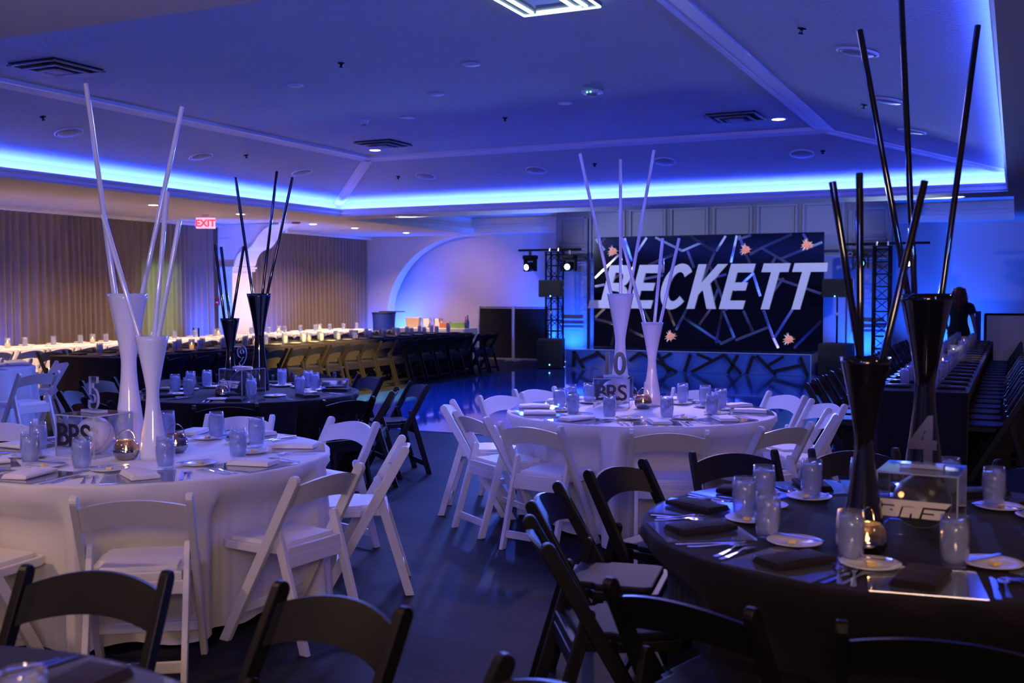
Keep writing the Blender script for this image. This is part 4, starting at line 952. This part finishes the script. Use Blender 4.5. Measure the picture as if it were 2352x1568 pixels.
def setting(key, c, ang, full=True):
    """a place at a round table: local +Y points to the table centre, +X to the sitter's right"""
    clk = clock(c, ang); nm = TB[key][2]; cc = TB[key][1]; ux, uy = Vector((math.cos(ang), math.sin(ang))), Vector((-math.sin(ang), math.cos(ang)))
    # sitter looks along -ux; right hand is  rot(-ux, -90deg) = ...
    fw = -ux; rt = Vector((fw.y, -fw.x)); rz0 = math.atan2(fw.y, fw.x) - PI / 2
    def at(x, rad, z=0): p = Vector(c) + ux * rad + rt * x; return (p.x, p.y, TZ + z)
    tail = ', %s place, %s' % (clk, nm[4:]); j = lambda s=.006: rs.uniform(-s, s)
    tw = rs.uniform(-.10, .10)
    P_charger.place(at(0 + j(), .735), rz0 + tw * .4, 'square glass charger' + tail, 'glass chargers on ' + nm)
    P_nap[cc].place(at(.0 + j(.015), .735, .0055), rz0 + PI / 2 + tw * 3 + (rs.choice((0, .35, -.3))), ('white' if cc == 'w' else 'dark') + ' folded napkin' + tail, 'napkins on ' + nm)
    P_fork.place(at(-.185 + j(), .75), rz0 + j(.08), 'outer fork' + tail, 'forks on ' + nm); P_fork.place(at(-.21 - .012 + j(), .735), rz0 + j(.08) + .03, 'second fork' + tail, 'forks on ' + nm)
    P_knife.place(at(.175 + j(), .75), rz0 + j(.06), 'table knife' + tail, 'knives on ' + nm); P_spoon.place(at(.205 + j(), .745), rz0 + j(.07), 'spoon' + tail, 'spoons on ' + nm)
    px_ = clear(at(-.13 + j(.01), .515), .092, ux); P_plate.place(px_, 0, 'white bread plate' + tail, 'bread plates on ' + nm)
    P_butter.place((px_[0] + ux.x * .012, px_[1] + ux.y * .012, TZ + .0065), rz0 + j(.5), 'butter pat' + tail, 'butter pats on ' + nm)
    P_bk.place((px_[0] - ux.x * .035, px_[1] - ux.y * .035, TZ + .0175), rz0 + PI / 2 + j(.35), 'butter knife on bread plate' + tail, 'butter knives on ' + nm)
    P_gl.place(clear(at(.105 + j(.012), .54), .048, ux), rs.uniform(0, 6), 'tumbler of iced water' + tail, 'water glasses on ' + nm)
for k in ('T10', 'T5', 'T4', 'T9'):
    c = TB[k][0]; used = []
    for ang, mid, fa in SEATS[k]:
        real = math.atan2(mid[1] - c[1], mid[0] - c[0]); setting(k, c, real)
for k in ('FL',):
    c = TB[k][0]
    for ang, mid, fa in SEATS[k][:3]: setting(k, c, math.atan2(mid[1] - c[1], mid[0] - c[0]))
# foreground table: the two places whose ware shows
c = TB['T0'][0]
for ang, mid, fa in SEATS['T0'][:2]: setting('T0', c, math.atan2(mid[1] - c[1], mid[0] - c[0]))

# ---------------------------------------------------------------- centrepieces
def vase_mesh(h, rt_, rw, rb, wz):
    pr = []; n = 26
    for i in range(n + 1):
        z = h * i / n
        if z < wz: u = z / wz; rr = rw + (rb - rw) * (1 - (u * u * (3 - 2 * u))) ** 1.1
        else: u = (z - wz) / (h - wz); rr = rw + (rt_ - rw) * (u ** 1.18 if u > 0 else 0)
        pr.append((rr, z))
    pr = [(.002, 0)] + pr + [(pr[-1][0] - .004, h)] + [(r_ - .005, z) for r_, z in reversed(pr) if z > h * .55] + [(.002, h * .55)]
    mb = MB(); mb.lathe(pr, 48, cap=False); return mb
V = {}
for cc, gl in (('w', 'wglaze'), ('b', 'bglaze')):
    V[cc, 't'] = vase_mesh(.80, .100, .038, .078, .46).mesh('tall_vase', M[gl]); V[cc, 's'] = vase_mesh(.595, .080, .030, .066, .33).mesh('short_vase', M[gl])
    recalc(V[cc, 't']); recalc(V[cc, 's'])
CEN = {  # key: (tall px, dist), (short px, dist), sticks
 'T5': ((299, 5.45), (353, 5.15), [(197, 192), (203, 226), (418, 245)], [(236, 492), (384, 440), (412, 505)]),
 'T10': ((1424, 7.85), (1497, 7.6), [(1332, 353), (1425, 366), (1502, 345)], [(1427, 545), (1522, 547), (1560, 547)]),
 'T9': ((597, 8.80), (530, 8.85), [(541, 407), (636, 393), (672, 407)], [(494, 560), (508, 567), (560, 565)]),
 'T4': ((2120, 4.15), (1982, 3.45), [(1975, 68), (2069, -30), (2246, 58)], [(1912, 417), (1974, 397), (2124, 415)])}
RIM = {'T5': ([273, 262, 342], [317, 356, 370]), 'T10': ([1402, 1425, 1444], [1474, 1503, 1516]), 'T9': ([583, 604, 617], [518, 528, 536]), 'T4': ([2066, 2096, 2153], [1966, 1974, 2020])}
dn = ['left', 'middle', 'right']
for k, (tl, sh, s1, s2) in CEN.items():
    nm = TB[k][2]; cc = TB[k][1]; cn = 'white' if cc == 'w' else 'black'
    for (px, D), vk, size, st, rims in ((tl, 't', 'tall', s1, RIM[k][0]), (sh, 's', 'short', s2, RIM[k][1])):
        q = ray(px, 900); q = CAM + q * D; q = Zp(px, 674 + .80 * F / D, .75); hv = .80 if vk == 't' else .595
        o = obj(size + '_vase', V[cc, vk], loc=(q.x, q.y, TZ)); tag(o, '%s %s glossy hourglass vase on %s' % (size, cn, nm), 'vase', 'hourglass vases')
        rimr = (.100 if vk == 't' else .080) - .018
        for i, (sx_, sy_) in enumerate(st):
            Ds = (Vector((q.x, q.y, 0)) - Vector((0, 0, 0))).dot(Vector((fwd.x, fwd.y, 0)).normalized())
            dep = [-.02, .03, -.015][i]; top = Dp(sx_, sy_, Ds + dep)
            side = (rims[i] - px) * Ds / F; side = max(-rimr + .005, min(rimr - .005, side))
            rp = Vector((q.x, q.y, TZ + hv)) + rgt * side + Vector((fwd.x, fwd.y, 0)) * dep * .6
            d = (rp - top).normalized(); t_in = .0
            # go on inside the vase until it meets the opposite wall or the waist
            Lin = .0
            while Lin < hv * .42:
                pt = rp + d * Lin; hh = pt.z - TZ; wz = .46 if vk == 't' else .33
                u = max(0, (hh - wz) / (hv - wz)); rr = (.038 if vk == 't' else .030) + ((.100 if vk == 't' else .080) - (.038 if vk == 't' else .030)) * u ** 1.18 - .018
                if (Vector((pt.x - q.x, pt.y - q.y))).length > rr: break
                Lin += .01
            bot = rp + d * max(.02, Lin - .01); mb = MB(); Lr = (top - bot).length; mb.lathe([(.0115, 0), (.012, .003), (.012, Lr - .003), (.0115, Lr)], 12)
            me = mb.mesh('reed', M['wglaze' if cc == 'w' else 'bglaze']); recalc(me); o = obj('decorative_rod', me, loc=bot); o.rotation_euler = (top - bot).to_track_quat('Z', 'Y').to_euler()
            tag(o, '%s straight rod, %s one in the %s vase of %s' % (cn, dn[i], size, nm), 'rod', 'rods in the vases')
# acrylic boxes with a ball, initials and a table number
BS, BH = .255, .205
def acrylic_box(loc, rz, label):
    r = empty('acrylic_box', loc, rz); tag(r, label, 'display box'); t = .004
    for k in range(4):
        a = k * PI / 2; mb = MB(); mb.box((0, -BS / 2 + t / 2, BH / 2), (BS, t, BH - .001), Matrix.Rotation(a, 4, 'Z')); obj('side_panel', (mb, M['acryl']), r)
        mb = MB(); x, y = BS / 2 - .002, -BS / 2 + .002; mb.box((x, y, BH / 2), (.005, .005, BH), Matrix.Rotation(a, 4, 'Z')); mb.box((0, y, BH), (BS, .005, .005), Matrix.Rotation(a, 4, 'Z')); obj('glued_edge', (mb, M['acryledge']), r)
    mb = MB(); mb.box((0, 0, BH + .002), (BS, BS, t)); obj('top_panel', (mb, M['acryl']), r); return r
def logo_mesh(mt):
    P = [[(285, 265), (2005, 275), (1870, 415), (385, 405)], [(665, 405.5), (840, 406), (830, 444.5), (655, 444.5)],
         [(385, 445), (830, 445), (795, 560), (770, 670), (730, 703), (315, 700)], [(555, 520), (630, 520), (620, 555), (545, 555)],
         [(1150, 409.5), (1335, 411), (1325, 449.5), (1140, 449.5)], [(870, 450), (1325, 450), (1290, 560), (1245, 700), (1070, 700), (1085, 600), (1040, 590), (1015, 700), (800, 700)],
         [(1370, 462), (1850, 470), (1790, 640), (1710, 708), (1300, 703), (1335, 590), (1590, 595), (1600, 555), (1345, 550)]]
    polys = [[((x - 1145) / 440, (705 - y) / 440) for x, y in p] for p in P]
    me = curve_mesh('lettering', polys, .02, mt); xs_ = [v.co.x for v in me.vertices]; mid = (min(xs_) + max(xs_)) / 2
    for v in me.vertices: v.co.x = (v.co.x - mid); 
    return me
brs = text_mesh('BRS', .150, .003, M['letterk'], offset=.0020, space=.86)
xs_ = [v.co.x for v in brs.vertices]; ys_ = [v.co.y for v in brs.vertices]
for v in brs.vertices: v.co.x = (v.co.x - (min(xs_) + max(xs_)) / 2) * .218 / (max(xs_) - min(xs_)); v.co.y = (v.co.y - min(ys_)) * .112 / (max(ys_) - min(ys_))
logo = logo_mesh(M['letterc']); logo_b = logo.copy(); logo_b.materials.clear(); logo_b.materials.append(M['letter'])
def number(body, loc, rz, mt, label, off=.006, size=.215):
    r = empty('table_number', loc, rz); tag(r, label, 'table number')
    me = text_mesh(body, size, .014, mt, offset=off)
    if mt is M['acryl']:
        me.materials.append(M['acryledge'])
        for p in me.polygons: p.material_index = 1 if abs(p.normal.z) < .5 else 0
    zs = [v.co.y for v in me.vertices]; z0 = min(zs); hgt = max(zs) - z0; s_ = .165 / hgt
    for v in me.vertices: v.co.x *= s_ * .82; v.co.y = (v.co.y - z0) * s_; v.co.z *= s_
    n = obj('numeral', me, r, (0, 0, .014)); n.rotation_euler = (PI / 2, 0, 0)
    mb = MB(); mb.box((0, 0, .008), (.14, .06, .014)); obj('base', (mb, M['acryledge'], .002), r)
def cenbox(key, px, D, rot, logo_kind, body, mt, ballmt, desc):
    q = Zp(px, 674 + .80 * F / D, .75); nm = TB[key][2]; rz = YAW + rot
    b = acrylic_box((q.x, q.y, TZ), rz, 'clear acrylic box with %s initials holding a ball, on %s' % (desc, nm))
    if logo_kind == 'plain':
        o = obj('lettering', brs, b, (0, -BS / 2 - .003, .055)); o.rotation_euler = (PI / 2, 0, 0)
    else:
        me = logo if key == 'T4' else logo_b; sc_ = .058; o = obj('lettering', me, b, (-.004, -BS / 2 - .003, .060)); o.rotation_euler = (PI / 2, 0, 0); o.scale = (sc_ , sc_, .12)
    r = empty('ball', (q.x, q.y, TZ)); tag(r, '%s ball inside the acrylic box on %s' % ('white' if ballmt == 'ball_w' else 'dark glossy', nm), 'ball')
    mb = MB(); mb.ball((0, 0, .094), .094, 32, 20); obj('skin', (mb, M[ballmt]), r)
    mb = MB(); mb.tube([(.0945 * math.cos(a * PI / 16), .0945 * math.sin(a * PI / 16) * .5, .094 + .0945 * math.sin(a * PI / 16) * .86) for a in range(33)], .0012, 5); obj('seam', (mb, M['greypl']), r)
    number(body, (q.x, q.y, TZ + BH + .004), YAW + {'T5': -.63, 'T9': -.35}.get(key, rot), M[mt], 'table number %s standing on the acrylic box of %s' % (body, nm))
cenbox('T5', 218, 5.3, -.43, 'plain', '5', 'acryl', 'ball_w', 'bold black')
cenbox('T10', 1409, 7.55, -.21, 'plain', '10', 'mirror', 'ball_w', 'bold black')
cenbox('T9', 557, 8.45, -.56, 'logo', '9', 'acryl', 'ball_b', 'angular blue-white')
cenbox('T4', 2116, 3.62, -.50, 'logo', '4', 'mirror', 'ball_b', 'angular cream')
# round metal-and-glass candle holders with a wire handle
ch = empty('candle_holder'); mb = MB(); mb.lathe([(.002, 0), (.036, 0), (.052, .012), (.060, .032), (.060, .050), (.0585, .052), (.050, .015), (.002, .012)], 32, cap=False); obj('metal_bowl', (mb, M['chrome']), ch)
mb = MB(); mb.lathe([(.0598, .050), (.056, .072), (.046, .090), (.040, .096), (.0385, .096), (.0445, .089), (.0545, .071), (.058, .050)], 32, cap=False); obj('glass_shade', (mb, M['smoke']), ch)
mb = MB(); mb.tube([(.046 * math.cos(a * PI / 18), 0, .092 + .052 * math.sin(a * PI / 18)) for a in range(0, 19)], .0022, 6); obj('wire_handle', (mb, M['chrome']), ch)
mb = MB(); mb.lathe([(.002, .013), (.020, .013), (.020, .034), (.002, .034)], 18, cap=False); obj('tealight', (mb, M['wax']), ch)
mb = MB(); mb.lathe([(.001, .034), (.0055, .042), (.0045, .052), (.0008, .066)], 10); obj('flame', (mb, M['flame']), ch)
tag(ch, '', 'candle holder'); P_ch = Proto(ch)
for key, px, D, d in (('T5', 290, 5.13, 'beside the short vase, nearer the camera'), ('T5', 404, 5.35, 'half hidden right of the short vase'), ('T10', 1477, 7.40, 'between the box and the short vase'), ('T10', 1445, 8.05, 'behind the vases'),
                      ('T4', 1991, 3.27, 'in front of the short vase'), ('T9', 512, 8.15, 'left of the acrylic box')):
    q = Zp(px, 674 + .80 * F / D, .75); P_ch.place((q.x, q.y, TZ), YAW + .2 + .3 * (px % 3), 'metal candle holder on %s, %s' % (TB[key][2], d), 'candle holders')
for key, px, D in (('T5', 290, 5.13), ('T10', 1477, 7.40), ('T4', 1991, 3.27)):
    q = Zp(px, 674 + .80 * F / D, .75); light('candle_glow', 'POINT', (q.x, q.y, TZ + .075), .35, (1, .45, .14), shadow_soft_size=.01)
# sparkling clutch bag on the napkin of table 9
q = Zp(768, 897, .75); mb = MB(); mb.box((0, 0, .055), (.24, .05, .09)); bag = simple('clutch_bag', 'bag', mb, 'foil', .02); bag.location = (q.x, q.y, TZ + .005); bag.rotation_euler = (0, 0, YAW + .1); bag['label'] = 'sparkling silver clutch bag standing on the rear left black table'
# T9 phone-like glints are left to the cutlery; blue menu card on table 5 chair side
q = Zp(243, 948, .75)

# ---------------------------------------------------------------- ware on the long tables
def row_label(i, far, side, t): return '%s from %s end, %s side of %s' % (ORD[i + 1], far, side, t)
for i in range(19):
    y = 18.95 - i * .488
    for x, rz, side in ((-10.33, PI / 2, 'near'), (-10.98, -PI / 2, 'far')):
        sg = 1 if side == 'near' else -1
        P_nap['b'].place((x + sg * .10, y + rs.uniform(-.02, .02), TZ), rz + PI / 2 + rs.uniform(-.2, .2), 'dark folded napkin, ' + row_label(i, 'far', side, 'left black table'), 'napkins on the left black table')
        P_gl.place((x - sg * .13, y + .13, TZ), rs.uniform(0, 6), 'iced water glass, ' + row_label(i, 'far', side, 'left black table'), 'water glasses on the left black table')
        if side == 'near': P_plate.place((x - sg * .10, y - .13, TZ), 0, 'bread plate, ' + row_label(i, 'far', side, 'left black table'), 'bread plates on the left black table')
for i in range(21):
    y = 19.9 - i * .52
    for x, side in ((-13.20, 'near'), (-13.66, 'far')):
        sg = 1 if side == 'near' else -1
        P_nap['w'].place((x + sg * .05, y, TZ), rs.uniform(-.3, .3), 'white folded napkin, ' + row_label(i, 'far', side, 'long white table'), 'napkins on the long white table')
        if side == 'near':
            P_gl.place((x - .12, y + .15, TZ), rs.uniform(0, 6), 'iced water glass, ' + row_label(i, 'far', side, 'long white table'), 'water glasses on the long white table')
for i in range(20):
    y = 9.62 + i * .505
    for x, side in ((-.47, 'right'), (-.90, 'left')):
        sg = 1 if side == 'right' else -1; yy = y + rs.uniform(-.01, .01)
        P_nap['b'].place((x, yy, TZ), rs.uniform(-.06, .06), 'dark folded napkin, %s from camera, %s side of right long table' % (ORD[i + 1], side), 'napkins on the right long table')
        P_spoon.place((x + sg * .0, yy + .02, TZ + .0245), sg * PI / 2 + rs.uniform(-.08, .08), 'spoon on a napkin, %s from camera, %s side of right long table' % (ORD[i + 1], side), 'spoons on the right long table')
        P_gl.place((-.615 if side == 'right' else -.86, yy + (.10 if side == 'right' else .22), TZ), rs.uniform(0, 6), 'iced water glass, %s from camera, %s side of right long table' % (ORD[i + 1], side), 'water glasses on the right long table')
# mirrored cylinders with candles
cy = empty('candle_cylinder'); mb = MB(); mb.lathe([(.002, 0), (.042, 0), (.042, .15), (.040, .15), (.040, .008), (.002, .008)], 24, cap=False); obj('glass_cylinder', (mb, M['charger']), cy)
mb = MB(); mb.lathe([(.002, .009), (.030, .009), (.030, .07), (.002, .07)], 18, cap=False); obj('candle', (mb, M['wax']), cy)
mb = MB(); mb.lathe([(.001, .07), (.006, .078), (.005, .09), (.001, .105)], 10); obj('flame', (mb, M['flame']), cy); tag(cy, '', 'candle'); P_cy = Proto(cy)
for i, (x, y) in enumerate(((-.68, 11.0), (-.70, 12.4), (-.66, 13.3), (-.70, 14.6), (-.67, 16.0), (-.70, 17.6))):
    P_cy.place((x, y, TZ), 0, 'glass candle cylinder, %s from camera along right long table' % ORD[i + 1], 'candle cylinders on the right long table')
for i, y in enumerate((11.8, 13.2, 14.6, 16.0, 17.4)):
    P_cy.place((-10.65, y, TZ), 0, 'glass candle cylinder, %s from camera along left black table' % ORD[i + 1], 'candle cylinders on the left black table')
for i, y in enumerate((11.0, 12.6, 14.0, 15.6, 17.4, 18.8)):
    P_cy.place((-13.43, y, TZ), 0, 'glass candle cylinder, %s from camera along long white table' % ORD[i + 1], 'candle cylinders on the long white table')
p = Zp(458, 780, .75); number('11', (-13.43, 15.0, TZ), YAW, M['blackpl'], 'black table number 11 on the long white table')

# ---------------------------------------------------------------- buffet goods and highboy table
def put(o, x, y, z, rz, label): o.location = (x, y, z); o.rotation_euler = (0, 0, rz); o['label'] = label
mb = MB(); mb.prism([(-.15, 0), (.15, 0), (.17, .24), (-.17, .24)], .18); put(simple('paper_bag', 'bag', mb, 'wicker', .01), -12.86, 21.75, TZ, .2, 'tan paper bag at the left end of the buffet table')
def bucket(x, y, label):
    r = empty('ice_bucket', (x, y, TZ)); tag(r, label, 'ice bucket', 'metal ice buckets on the buffet'); mb = MB(); mb.lathe([(.002, 0), (.085, 0), (.11, .22), (.115, .225), (.105, .225), (.08, .01), (.002, .008)], 26, cap=False); obj('bucket', (mb, M['steel']), r)
    for s in (-1, 1):
        mb = MB(); mb.tube([(s * .105, -.03, .17), (s * .13, -.02, .17), (s * .13, .02, .17), (s * .105, .03, .17)], .006, 6); obj('handle', (mb, M['steel']), r)
bucket(-12.50, 21.75, 'left metal ice bucket beside the paper bag'); bucket(-12.22, 21.8, 'right metal ice bucket beside the orange carton')
for x, w_, h_, mt, l in ((-12.00, .18, .12, 'orange', 'small orange carton on the buffet table'), (-11.62, .36, .13, 'green', 'long green carton on the buffet table')):
    mb = MB(); mb.box((0, 0, h_ / 2), (w_, .16, h_)); put(simple('carton', 'box', mb, mt, .004), x, 21.7, TZ, .05, l)
def bottle(x, y, mt, h_, label):
    r = empty('bottle', (x, y, TZ)); tag(r, label, 'bottle', 'bottles on the buffet'); mb = MB(); mb.lathe([(.002, 0), (.035, 0), (.036, .02), (.036, h_ * .6), (.014, h_ * .8), (.013, h_)], 18); obj('body', (mb, M[mt]), r)
    mb = MB(); mb.lathe([(.015, h_), (.015, h_ + .02)], 12); obj('cap', (mb, M['blackpl']), r)
bottle(-11.85, 21.72, 'bluep', .13, 'blue plastic bottle between the two cartons'); bottle(-11.56, 21.92, 'red', .24, 'red bottle behind the green carton'); bottle(-11.40, 21.72, 'bluep', .28, 'tall blue bottle at right of the green carton'); bottle(-11.47, 21.86, 'red', .24, 'red bottle at the right end of the group')
q = Yp(880, 716, 20.2); hb = empty('highboy_table', (q.x - .42, 20.9, 0)); tag(hb, 'tall cocktail table in tight blue stretch cloth before left curtain', 'table')
mb = MB(); mb.lathe([(.002, 1.09), (.28, 1.09), (.28, 1.12), (.002, 1.12)], 32, cap=False); obj('tabletop', (mb, M['cabinet']), hb)
mb = MB(); mb.lathe([(.27, 1.088), (.26, 1.0), (.25, .7), (.25, .35), (.27, .02)], 24, cap=False); obj('stretch_cover', (mb, M['bluecloth']), hb)
mb = MB(); mb.tube([(0, 0, .02), (0, 0, 1.09)], .03, 10); obj('column', (mb, M['blackpl']), hb)
mb = MB(); mb.lathe([(.002, 0), (.22, 0), (.22, .02), (.002, .025)], 24, cap=False); obj('foot_plate', (mb, M['blackpl']), hb)
mb = MB(); mb.box((0, 0, .02), (.55, .25, .02)); o = simple('serving_tray', 'tray', mb, 'blackpl', .004); put(o, hb.location.x + .25, 20.85, 1.12, .1, 'dark flat tray jutting over the edge of the tall cocktail table')
# wall uplight fixtures
ul = empty('uplight'); mb = MB(); mb.box((0, 0, .03), (.18, .18, .05)); obj('housing', (mb, M['blackpl'], .008), ul)
mb = MB(); mb.lathe([(.06, .056), (.055, .062), (.002, .062)], 18, cap=False); obj('lens', (mb, M['led']), ul); tag(ul, '', 'uplight'); P_ul = Proto(ul)
for (p, t, e), d in zip(UPL, ('at left foot of the arched niche', 'at right foot of the arched niche', 'at the left of the wing wall', 'on the floor before right back wall', 'left of the stage backdrop', 'right of the stage backdrop', 'under the left curtain', 'under the rear curtain start', 'under the rear curtain end')):
    P_ul.place((p[0], p[1] - .0, 0), 0, 'small black floor uplight ' + d, 'floor uplights')

# ================================================================== THE WOMAN at the far end of the right table (seen from behind)
def skin_mesh(name, pts, edges, mt, sub=2):
    me = bpy.data.meshes.new(name); me.from_pydata([p[:3] for p in pts], edges, []); o = bpy.data.objects.new(name, me); col.objects.link(o)
    sk = o.modifiers.new('s', 'SKIN'); lay = me.skin_vertices[0].data if me.skin_vertices else None
    if lay is None:
        bm = bmesh.new(); bm.from_mesh(me); bm.verts.layers.skin.verify(); bm.to_mesh(me); bm.free(); lay = me.skin_vertices[0].data
    for i, p in enumerate(pts): lay[i].radius = (p[3], p[4] if len(p) > 4 else p[3]); lay[i].use_root = (i == 0)
    ss = o.modifiers.new('u', 'SUBSURF'); ss.levels = sub; ss.render_levels = sub; sk.use_smooth_shade = True
    dg = bpy.context.evaluated_depsgraph_get(); dg.update(); m2 = bpy.data.meshes.new_from_object(o.evaluated_get(dg)); bpy.data.objects.remove(o)
    m2.name = name; m2.materials.clear(); m2.materials.append(mt)
    for p in m2.polygons: p.use_smooth = True
    return m2
WOM = Yp(2203, 700, 20.45)
wom = empty('person', (WOM.x, 20.45, 0), .12); tag(wom, 'person in a black short-sleeved shirt with long auburn curls, seen from behind', 'person')
# local: +Y is where she faces (away from the camera), +X her right-hand side in the picture
P_ = [(0, 0, .92, .135, .10), (0, .005, 1.05, .115, .085), (0, .01, 1.20, .13, .09), (0, .0, 1.34, .135, .085), (0, .0, 1.41, .055, .055), (.0, .015, 1.47, .048, .05),          # 0-5 trunk, neck
      (.0, .03, 1.545, .070, .085), (0, .03, 1.60, .062, .078),                                                                          # 6-7 head
      (.155, 0, 1.355, .052), (.205, -.01, 1.22, .043), (.235, -.01, 1.08, .036), (.262, .03, .96, .030), (.285, .055, .845, .022), (.292, .065, .80, .022, .03),       # 8-13 right arm to palm
      (-.155, 0, 1.355, .052), (-.20, .02, 1.22, .043), (-.22, .05, 1.09, .036), (-.20, .15, .99, .030), (-.17, .25, .93, .022), (-.16, .29, .915, .022, .03),         # 14-19 left arm forward
      (.085, 0, .84, .088), (.09, .015, .66, .070), (.09, .01, .48, .052), (.092, -.015, .30, .050), (.09, -.02, .10, .034), (.09, -.02, .05, .034), (.095, .10, .03, .030),     # 20-26 leg
      (-.085, 0, .84, .088), (-.09, .03, .66, .070), (-.09, .04, .48, .052), (-.092, .015, .30, .050), (-.09, .0, .10, .034), (-.09, .0, .05, .034), (-.095, .12, .03, .030)]
E_ = [(0, 1), (1, 2), (2, 3), (3, 4), (4, 5), (5, 6), (6, 7), (3, 8), (8, 9), (9, 10), (10, 11), (11, 12), (12, 13), (3, 14), (14, 15), (15, 16), (16, 17), (17, 18), (18, 19),
      (0, 20), (20, 21), (21, 22), (22, 23), (23, 24), (24, 25), (25, 26), (0, 27), (27, 28), (28, 29), (29, 30), (30, 31), (31, 32), (32, 33)]
n0 = len(P_)
def hand(i, base, dirv, side, P_, E_):       # five fingers rooted in the palm
    d = Vector(dirv).normalized(); s_ = Vector(side).normalized()
    for k, (off, ln) in enumerate(((-.024, .060), (-.008, .070), (.008, .066), (.023, .052))):
        a = Vector(base) + s_ * off + d * .02; pr_ = i
        for q, f in enumerate((.0, .55, 1.0)):
            p = a + d * ln * f + Vector((0, .012, 0)) * f * f; P_.append((p.x, p.y, p.z, .0085 - .0015 * q)); E_.append((pr_, len(P_) - 1)); pr_ = len(P_) - 1
    a = Vector(base) - s_ * .03 + d * -.01; b = a - s_ * .018 + d * .03; P_.append((*a, .0095)); E_.append((i, len(P_) - 1)); P_.append((*b, .008)); E_.append((len(P_) - 2, len(P_) - 1))
hand(13, (.292, .065, .80), (.05, .12, -1), (0, -1, -.1), P_, E_); hand(19, (-.16, .29, .915), (.1, .9, -.35), (-1, .1, 0), P_, E_)
obj('body', skin_mesh('body', P_, E_, M['skin']), wom)
def ell(cx, cy, z, rx, ry, n=24): return [(cx + rx * math.cos(2 * PI * k / n), cy + ry * math.sin(2 * PI * k / n), z) for k in range(n)]
mb = MB(); mb.loft([ell(0, 0, .83, .195, .140), ell(0, 0, .90, .185, .135), ell(0, .002, 1.02, .150, .115), ell(0, .005, 1.12, .145, .112), ell(0, .003, 1.22, .165, .120), ell(0, 0, 1.32, .185, .115), ell(0, 0, 1.385, .17, .09), ell(0, .0, 1.425, .09, .07), ell(0, .005, 1.435, .07, .062)])
for s in (-1, 1):
    y1 = -.01 if s > 0 else .02; rings = []
    for (x, z, r_) in ((.12, 1.36, .072), (.17, 1.33, .075), (.205, 1.26, .068), (.228, 1.19, .066)):
        rings.append([(s * (x + r_ * math.cos(a) * .9), y1 * (1.36 - z) * 5 + r_ * math.sin(a), z + r_ * math.cos(a) * .45) for a in [2 * PI * k / 14 for k in range(14)]])
    mb.loft(rings)
obj('shirt', (mb, M['shirt']), wom)
mb = MB(); mb.loft([ell(0, 0, .80, .165, .12), ell(0, 0, .90, .172, .125), ell(0, 0, 1.0, .14, .105)])
for s in (-1, 1):
    y1 = 0 if s > 0 else .03; mb.loft([ell(s * .088, y1 * .5, .86, .098, .105, 16), ell(s * .09, y1, .66, .085, .09, 16), ell(s * .09, y1, .48, .066, .068, 16), ell(s * .092, y1 * .5 - .01, .30, .062, .066, 16), ell(s * .09, -.015 + y1 * .4, .10, .05, .055, 16)])
obj('trousers', (mb, M['denim']), wom)
for s in (-1, 1):
    mb = MB(); y1 = 0 if s > 0 else .02; mb.loft([ell(s * .093, .04 + y1, .0, .042, .115, 16), ell(s * .093, .04 + y1, .035, .044, .118, 16), ell(s * .092, .0 + y1, .075, .040, .07, 16), ell(s * .09, -.015 + y1, .11, .036, .045, 16)]); obj('shoe', (mb, M['blackpl']), wom)
# face (turned away, slightly to the right)
mb = MB(); mb.ball((.012, .116, 1.545), .012, 10, 8, (.9, 1.1, 1.7)); obj('nose', (mb, M['skin']), wom)
for s in (-1, 1):
    mb = MB(); mb.ball((s * .030 + .004, .098, 1.572), .012, 12, 8); obj('eye', (mb, M['china']), wom); mb = MB(); mb.ball((s * .076, .03, 1.555), .022, 10, 8, (.4, .8, 1.3)); obj('ear', (mb, M['skin']), wom)
mb = MB(); mb.ball((.006, .108, 1.515), .018, 10, 8, (1.2, .5, .4)); obj('mouth', (mb, M['red']), wom)
rh = random.Random(9); mb = MB(); mb.ball((0, .005, 1.575), .098, 22, 14, (1, 1.05, 1.0)); obj('hair_cap', (mb, M['hair']), wom)
mb = MB()
for k in range(150):
    a = rh.uniform(-PI - .45, .45); rr = .088; top = Vector((rr * math.cos(a) * rh.uniform(.3, 1), .01 + rr * math.sin(a) * rh.uniform(.4, 1), 1.60 + rh.uniform(-.03, .05)))
    out = Vector((math.cos(a), math.sin(a) * .8, 0)); L = rh.uniform(.22, .36); ph = rh.uniform(0, 6.28); pts = []
    for q in range(10):
        f = q / 9; w_ = .010 * math.sin(ph + f * 17); pts.append(top + out * (.055 * math.sin(min(1, f * 1.6) * PI / 2)) + Vector((w_ + .01 * f * math.cos(ph), .008 * math.cos(ph + f * 15) - .01 * f, -L * f)))
    mb.tube(pts, [.009 * (1 - .6 * q / 9) for q in range(10)], 5)
obj('curls', (mb, M['hair']), wom, kind='stuff')
